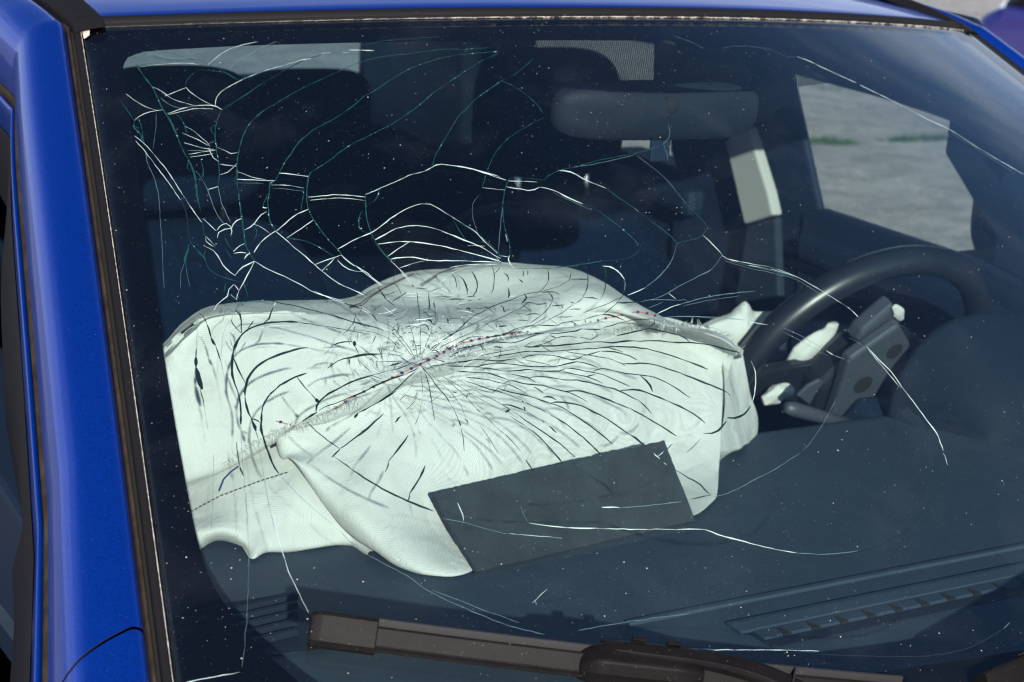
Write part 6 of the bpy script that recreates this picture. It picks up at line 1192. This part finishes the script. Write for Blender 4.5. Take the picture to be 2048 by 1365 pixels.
# ------------------------------------------------------------------ card on the airbag
Cc = [np.array(q) for q in CARD]; cn = nrm(np.cross(Cc[1]-Cc[0], Cc[3]-Cc[0])); 
edge = []
for a, b_ in zip(Cc, Cc[1:]+Cc[:1]):
    n_ = max(2, int(np.linalg.norm(b_-a)/.0035)); inw = nrm(np.cross(cn, b_-a))
    for i in range(n_): edge.append(a+(b_-a)*i/n_+inw*abs(rng.normal(0, .00045))+cn*.0)
m = MB(); n_ = len(edge); m.add([q-cn*.0 for q in edge]+[q+cn*.0035 for q in edge], [tuple(range(n_))[::-1], tuple(range(n_, 2*n_))]+[(i, (i+1) % n_, n_+(i+1) % n_, n_+i) for i in range(n_)])
card = m.build("card", cardm); card["label"] = "charcoal grey rectangular card leaning on the front of the airbag"; card["category"] = "card"
# ------------------------------------------------------------------ rear-view mirror and sensor
mr = empty("rear_view_mirror", car)
mirm = pmat("mirror_shell", (.009, .0135, .021), rough=.6, spec=.2, bump=.3, bscale=700, bdist=.0004)
mc = np.array([-.050, .612, .336]); mxv = nrm(np.array([.985, -.10, -.004])); mzv = np.array([0, -.15, .99]); mzv = nrm(mzv-mxv*mzv.dot(mxv)); myv = np.cross(mzv, mxv)
G = []
for t_ in np.linspace(0, 1, 14):
    sc_ = (1-t_**3)**.42 if t_ < 1 else 0.0; row__ = []
    for a in np.linspace(0, 2*math.pi, 72):
        ca, sa = math.cos(a), math.sin(a); e_ = .42
        x = .112*np.sign(ca)*abs(ca)**e_; z = .0285*np.sign(sa)*abs(sa)**(e_+.2)
        row__.append(mc+mxv*x*(.80+.2*sc_)*max(sc_, .02)+mzv*z*max(sc_, .02)-myv*.026*t_)
    G.append(row__)
grid("shell", np.array(G), mirm, mr)
m = MB(); m.add([mc+mxv*.108*math.copysign(abs(math.cos(a))**.42, math.cos(a))+mzv*.026*math.copysign(abs(math.sin(a))**.6, math.sin(a))+myv*.001 for a in np.linspace(0, 6.2, 60)], [tuple(range(60))]); m.build("mirror_glass", pmat("mirror_silver", (.8, .8, .8), rough=.02, metal=1), mr)
gA = S(-.01, .955)-SN(-.01, .955)*.012
m = MB(); m.tube([gA, gA+[-.008, -.012, -.030], mc-myv*.024+mzv*.010, mc-myv*.018], [.011, .010, .010, .008], 16); m.build("stem", gapm, mr, smooth=True)
m = MB(); q = S(.055, .915)-SN(.055, .915)*.020; m.box(q, (.040, .024, .011), [[1, 0, 0], [0, .85, -.52], [0, .52, .85]]); m.build("sensor_box", gapm, mr, bevel=.006)
m = MB(); m.box(mc-mzv*.036+mxv*.004-myv*.012, (.011, .002, .012)); m.build("hanging_tab", trimin, mr, bevel=.001)
# ------------------------------------------------------------------ interior
def yz(name, poly, x0, x1, mat, par=car, bevel=.006):
    m = MB(); m.prism(poly, 0, x0, x1); return m.build(name, mat, par, bevel=bevel)
# driver-side wall, from the front pillar to the tail
yz("front_door_panel", [(.30, -.62), (.30, .02), (.70, .085), (.7962, .0995), (1.1313, .1103), (1.165, .10), (1.165, -.62)], .615, .640, trimin)
yz("door_top_rail", [(.70, .045), (.7962, .066), (1.14, .078), (1.14, .040), (.70, .01)], .585, .616, trimin, bevel=.012)
yz("center_pillar", [(1.1313, .105), (1.262, .36), (1.55, .40), (1.4978, .1345), (1.478, .1083), (1.478, -.6), (1.165, -.6)], .620, .634, trimin)
yz("pillar_trim", [tuple(q) for q in BTRIM], .585, .604, lightin, bevel=.004)
yz("lower_pillar_trim", [(BTRIM[-2][0]-.002, BTRIM[-2][1]-.002), (BTRIM[-1][0]-.002, BTRIM[-1][1]-.002), (1.27, -.10), (1.15, -.10)], .588, .602, pmat("slate_trim", (.018, .028, .042), rough=.8, spec=.2), bevel=.004)
yz("rear_door_panel", [(1.478, .108), (1.6774, .110), (2.02, .055), (2.02, -.6), (1.478, -.6)], .63, .70, trimin)
yz("rear_door_ledge", [(1.40, .090), (1.72, .094), (1.78, .07), (1.40, .045)], .59, .632, trimin, bevel=.018)
yz("quarter_trim", [(2.02, -.6), (2.02, .10), (2.05, .40), (2.55, .36), (2.6, -.6)], .60, .70, trimin)
yz("quarter_light_trim", [(2.04, .06), (2.06, .30), (2.42, .27), (2.46, -.02)], .55, .601, pmat("mid_grey_trim", (.15, .19, .23), rough=.8, spec=.2), bevel=.01)
yz("roof_rail_trim", [(.80, .20), (.9038, .27), (1.0987, .3131), (1.2663, .3103), (1.60, .30), (2.15, .265), (2.15, .40), (1.3, .43), (.88, .40), (.75, .29)], .622, .632, trimin, bevel=.004)
yz("front_pillar_trim", [(.55, .05), (.70, .085), (.80, .10), (.80, .135), (.905, .225), (.9038, .27), (.80, .33), (.60, .22), (.30, .06)], .622, .640, trimin, bevel=.004)
m = MB(); m.prism([(.72, .07), (1.25, .10), (1.25, .40), (.9, .36), (.72, .2)], 0, .660, .664); m.build("front_side_window", g_side, car)
m = MB(); m.prism([(1.47, .09), (2.03, .04), (2.03, .38), (1.47, .38)], 0, .680, .684); m.build("rear_side_window", g_side, car)
# driver's door mirror seen through the side glass
dm = empty("door_mirror", car)
G = []
for t_ in np.linspace(0, 1, 16):
    s_ = math.sin(math.pi*min(max(t_, .02), .98))**.42
    G.append([np.array([.80+.115*math.cos(a)*(1 if True else 0), .60+.19*0, 0])*0+np.array([.80+.120*np.sign(math.cos(a))*abs(math.cos(a))**.6*s_, .885-.13*(t_-.5), .150+.085*np.sign(math.sin(a))*abs(math.sin(a))**.6*s_]) for a in np.linspace(0, 2*math.pi, 40)])
grid("mirror_shell", np.array(G), trim, dm)
m = MB(); m.box((.69, .86, .085), (.05, .03, .015)); m.build("mirror_arm", trim, dm, bevel=.008)
# passenger side wall (mostly outside the view)
yz("passenger_door_panel", [(.30, -.62), (.30, .02), (.70, .085), (1.1313, .1103), (1.165, -.62)], -.70, -.615, trimin)
yz("passenger_center_pillar", [(1.1313, .105), (1.262, .36), (1.55, .40), (1.478, .1083), (1.478, -.6), (1.165, -.6)], -.70, -.618, trimin)
yz("passenger_rear_panel", [(1.478, .108), (2.02, .055), (2.05, .40), (2.55, .36), (2.6, -.6), (1.478, -.6)], -.70, -.60, trimin)
m = MB(); m.prism([(-.70, -.6), (.70, -.6), (.70, .125), (-.70, .125)], 1, 2.50, 2.58); m.build("tailgate", trimin, car, bevel=.01)
m = MB(); m.add([(-.60, 2.56, .125), (.60, 2.56, .125), (.52, 2.36, .385), (-.52, 2.36, .385)], [(0, 1, 2, 3)]); m.build("rear_window", g_rear, car)
m = MB(); m.box((0, 1.3, -.62), (.72, 1.3, .01)); m.build("floor_pan", gapm, car)
m = MB(); m.box((0, .56, -.36), (.70, .06, .28)); m.build("firewall", dashd, car)
m = MB(); m.box((0, 1.0, -.42), (.11, .5, .16)); m.build("centre_console", trimin, car, bevel=.02)
def soft(name, c_, h, par, mat, tilt=0.0, p_=.55, taper=0.0):
    n1_, n2_ = 28, 40; v = []
    ct, st = math.cos(tilt), math.sin(tilt)
    for i in range(n1_):
        ph = -math.pi/2+math.pi*i/(n1_-1)
        for j in range(n2_):
            a = 2*math.pi*j/n2_
            s3 = lambda q: math.copysign(abs(q)**p_, q)
            x, y, z = h[0]*s3(math.cos(ph))*s3(math.cos(a)), h[1]*s3(math.cos(ph))*s3(math.sin(a)), h[2]*s3(math.sin(ph))
            x *= 1-taper*(z/h[2]*.5+.5)
            v.append((c_[0]+x, c_[1]+y*ct+z*st, c_[2]+z*ct-y*st))
    f = [(i*n2_+j, i*n2_+(j+1) % n2_, (i+1)*n2_+(j+1) % n2_, (i+1)*n2_+j) for i in range(n1_-1) for j in range(n2_)]
    return mesh(name, v, f, mat, par)
chrome = pmat("steel_post", (.6, .62, .62), rough=.2, metal=1)
for sx_, hz, lab in ((.332, .214, "driver's black seat with a headrest on two steel posts"), (-.232, .192, "front passenger's black seat behind the airbag")):
    st_ = empty("front_seat", car); st_["label"] = lab
    soft("backrest", (sx_, 1.33, -.235), (.245, .075, .33), st_, seatm, .22, .5, .18)
    soft("cushion", (sx_, 1.08, -.44), (.25, .27, .08), st_, seatm, 0, .5)
    soft("headrest", (sx_, 1.405, hz), (.118, .055, .092), st_, seatm, .1, .55, .10)
    for q in (-.058, .058):
        m = MB(); m.tube([(sx_+q, 1.375, .06), (sx_+q, 1.39, .17)], .0055, 10); m.build("headrest_post", chrome, st_, smooth=True)
rb = empty("rear_bench", car)
soft("bench_back", (0, 2.16, -.20), (.60, .08, .29), rb, seatm, .2, .35)
soft("bench_cushion", (0, 1.85, -.42), (.60, .28, .09), rb, seatm, 0, .35)
for x_ in (-.36, .335): soft("bench_headrest", (x_, 2.22, .108), (.115, .05, .070), rb, seatm, .1, .5)
m = MB(); m.box((.15, 2.26, .085), (.052, .03, .050)); m.build("pale_gap_box", pmat("gap_box_grey", (.16, .18, .20), rough=.8), rb, bevel=.015)  # grey box added to fill the light gap between the headrests
# ------------------------------------------------------------------ wipers
def wiper(tip, ctr, frac_end, par, arm_to, name, keys=None):
    wq = empty(name, par)
    tip = np.array(tip); ctr = np.array(ctr); end = tip+(ctr-tip)*frac_end
    def P_(t_): q = tip+(end-tip)*t_; return q[0], q[1]
    n_ = 60; ts = np.linspace(0, 1, n_)
    C = np.array([S(*P_(q)) for q in ts]); Nn = np.array([SN(*P_(q)) for q in ts]); T = nrm(np.gradient(C, axis=0)); Bv = nrm(np.cross(Nn, T))   # Bv: up the glass
    L_ = np.linalg.norm(np.diff(C, axis=0), axis=1).sum()
    def sweep(nm, sec, t0, t1, mat, smooth=False, k=50, close=True, bevel=0.0, scale=None):
        tt_ = np.linspace(t0, t1, k); f_ = lambda A: np.stack([np.interp(tt_, ts, A[:, q]) for q in range(3)], 1)
        c_, n2, b2_ = f_(C), f_(Nn), f_(Bv); s_ = np.ones(k) if scale is None else scale((tt_-t0)/(t1-t0))
        v = np.stack([c_+b2_*(a*1.0)*s_[:, None]+n2*(h*s_)[:, None] for a, h in sec], 1).reshape(-1, 3); q = len(sec)
        f = [(i*q+j, i*q+(j+1) % q, (i+1)*q+(j+1) % q, (i+1)*q+j) for i in range(k-1) for j in range(q)]+[tuple(range(q))[::-1], tuple((k-1)*q+j for j in range(q))]
        m = MB(); m.add(v, f); return m.build(nm, mat, wq, smooth=smooth, bevel=bevel)
    lead = .043/L_
    sweep("blade_spoiler", [(-.0098, .0085), (-.0104, .0098), (-.0096, .0110), (-.0086, .0112), (-.0082, .0124), (-.0072, .0128), (.0012, .0195), (.0024, .0198), (.0030, .0160), (.0030, .0085)], lead*.9, 1, wiperm)
    sweep("blade_back", [(.0031, .0085), (.0031, .0170), (.0050, .0168), (.0078, .0208), (.0088, .0208), (.0095, .0120), (.0095, .0085)], lead*.9, 1, wiperd)
    sweep("blade_spine", [(-.0072, .0055), (-.0072, .0084), (.0072, .0084), (.0072, .0055)], lead*.5, 1, wiperd)
    sweep("rubber_lip", [(-.0035, .0056), (.0035, .0056), (.0008, .0004), (-.0008, .0004)], .01, .995, wiperd)
    sweep("end_cap", [(-.0112, .0060), (-.0118, .0095), (-.0100, .0135), (-.0030, .0190), (.0030, .0240), (.0058, .0245), (.0085, .0170), (.0100, .0100), (.0098, .0060)], 0, lead, wiperm, bevel=.0022, scale=lambda q: np.clip(.90+.12*np.sqrt(np.clip(q*4, 0, 1)), 0, 1))
    tc_ = 1/frac_end
    dl = .040/L_
    sweep("connector", [(-.0130, .0060), (-.0142, .0120), (-.0125, .0200), (-.0070, .0268), (.0060, .0272), (.0110, .0210), (.0118, .0060)], tc_-dl*.95, tc_+dl*1.15, wiperm, bevel=.0022, scale=lambda q: 1-.35*np.clip(1-q*5, 0, 1)**2-.2*np.clip(q*4-3, 0, 1)**2)
    # arm: from the connector, over the blade and down to the pivot
    i0 = np.array([np.interp(tc_-dl*.2, ts, C[:, q]) for q in range(3)]); n0 = SN(*P_(tc_)); b0 = np.array([np.interp(tc_, ts, Bv[:, q]) for q in range(3)])
    i1 = np.array([np.interp(tc_+dl*1.0, ts, C[:, q]) for q in range(3)])
    ae = np.array(arm_to)
    key = [i0+n0*.0262+b0*.002, i1+n0*.0275+b0*.004, i1*.55+ae*.45+n0*.022+b0*.012, i1*.25+ae*.75+n0*.013+b0*.008, ae]
    if keys: key = [np.array(q) for q in keys]; ae = key[-1]
    A = resample(key, 40); TT = nrm(np.gradient(A, axis=0)); sd = nrm(np.cross(n0, TT)); v = []
    for i in range(40):
        w_ = np.interp(i, [0, 8, 28, 39], [.0048, .0058, .0085, .0105]); h_ = np.interp(i, [0, 39], [.0030, .0055])
        for a, h in ((-1, -1), (-1, .3), (-.72, 1), (.45, 1), (1, .1), (1, -1)): v.append(A[i]+sd[i]*w_*a+n0*h_*h)
    f = [(i*6+j, i*6+(j+1) % 6, (i+1)*6+(j+1) % 6, (i+1)*6+j) for i in range(39) for j in range(6)]+[tuple(range(6))[::-1], tuple(39*6+j for j in range(6))]
    m = MB(); m.add(v, f); m.build("arm", wiperm, wq, bevel=.0006)
    m = MB(); sl = np.array([A[i]-n0*.0034 for i in range(0, 13)]); ww_ = np.interp(np.arange(13), [0, 3, 12], [.0072, .0086, .0092])
    m.add([q-sd[i]*ww_[i] for i, q in enumerate(sl)]+[q+sd[i]*ww_[i] for i, q in enumerate(sl)]+[q-sd[i]*ww_[i]-n0*.004 for i, q in enumerate(sl)]+[q+sd[i]*ww_[i]-n0*.004 for i, q in enumerate(sl)], [(i, i+1, 13+i+1, 13+i) for i in range(12)]+[(26+i, 26+i+1, i+1, i) for i in range(12)]+[(13+i, 13+i+1, 39+i+1, 39+i) for i in range(12)])
    m.build("arm_slot", wiperd, wq)
    jp = A[27]; m = MB(); m.box(jp, (.0006, .0115, .0062), np.stack([TT[27], sd[27], n0], 1)); m.build("arm_joint", gapm, wq)
    for q_ in (5, 10):
        m = MB(); m.box(A[q_]+sd[q_]*.0098-n0*.004, (.0045, .0014, .0035), np.stack([TT[q_], sd[q_], n0], 1)); m.build("connector_clip", wiperm, wq, bevel=.0006)
    m = MB(); hs = resample([ae, ae+[.03, -.02, -.008], ae+[.09, -.05, -.028]], 12); m.tube(hs, np.linspace(.012, .015, 12), 12); m.build("arm_head", wiperm, wq, smooth=True)
    m = MB()
    q0, q1 = tc_-dl*.35, tc_+dl*.2
    for q in np.linspace(q0, tc_+dl*.9, 9):
        cc = np.array([np.interp(q, ts, C[:, k_]) for k_ in range(3)]); m.box(cc-b0*.0128+n0*.012, (.0016, .0016, .0022))
    m.build("connector_ribs", wiperd, wq)
    return wq
wa = wiper((-.8755, .1370), (-.588, .0770), 1.9, car, S(-.42, .0400)+SN(-.42, .04)*.012, "wiper", ARM_A); wa["label"] = "black wiper at rest on the passenger side of the windshield"
wb = wiper((-.235, .0155), (.20, .085), 1.9, car, S(.55, .03)+SN(.55, .03)*.012, "wiper"); wb["label"] = "driver's wiper whose tip shows at the bottom right corner"
# ------------------------------------------------------------------ the other car, far behind on the right
pk = empty("parked_car", None, (0, 0, 0)); pk["label"] = "dark blue car parked on the gravel behind, out of focus"; pk["category"] = "car"
pp = pmat("dark_blue_paint", (.012, .010, .10), rough=.3, coat=1.0); pgl = pmat("dark_car_glass", (.008, .008, .010), rough=.08)
po = np.array([8.80, 8.95, GZ]); pr_ = math.radians(-48)
def pw(x, y, z): return (po[0]+x*math.cos(pr_)-y*math.sin(pr_), po[1]+x*math.sin(pr_)+y*math.cos(pr_), po[2]+z*.82)
def pbox(name, prof, y0, y1, mat, bev, par=pk):
    m = MB(); n_ = len(prof); m.add([pw(a, y0, b_) for a, b_ in prof]+[pw(a, y1, b_) for a, b_ in prof], [tuple(range(n_))[::-1], tuple(range(n_, 2*n_))]+[(i, (i+1) % n_, n_+(i+1) % n_, n_+i) for i in range(n_)]); return m.build(name, mat, par, bevel=bev, smooth=False)
pbox("body", [(-.02, .35), (-.05, .62), (.02, .80), (.12, .92), (2.6, .97), (3.2, .90), (3.95, .74), (4.1, .5), (4.05, .25), (.1, .22)], -.85, .85, pp, .09)
pbox("cabin", [(.14, .90), (.42, 1.36), (.75, 1.44), (1.9, 1.44), (2.7, .93)], -.72, .72, pgl, .06)
pbox("roof", [(.40, 1.36), (.70, 1.445), (1.95, 1.445), (2.05, 1.40), (1.9, 1.425), (.75, 1.425)], -.68, .68, pp, .01)
for wx in (.75, 3.3):
    for wy in (-.80, .80):
        m = MB(); m.tube([pw(wx, wy-.09, .31), pw(wx, wy+.09, .31)], [.31, .31], 28); m.build("wheel", gapm, pk)
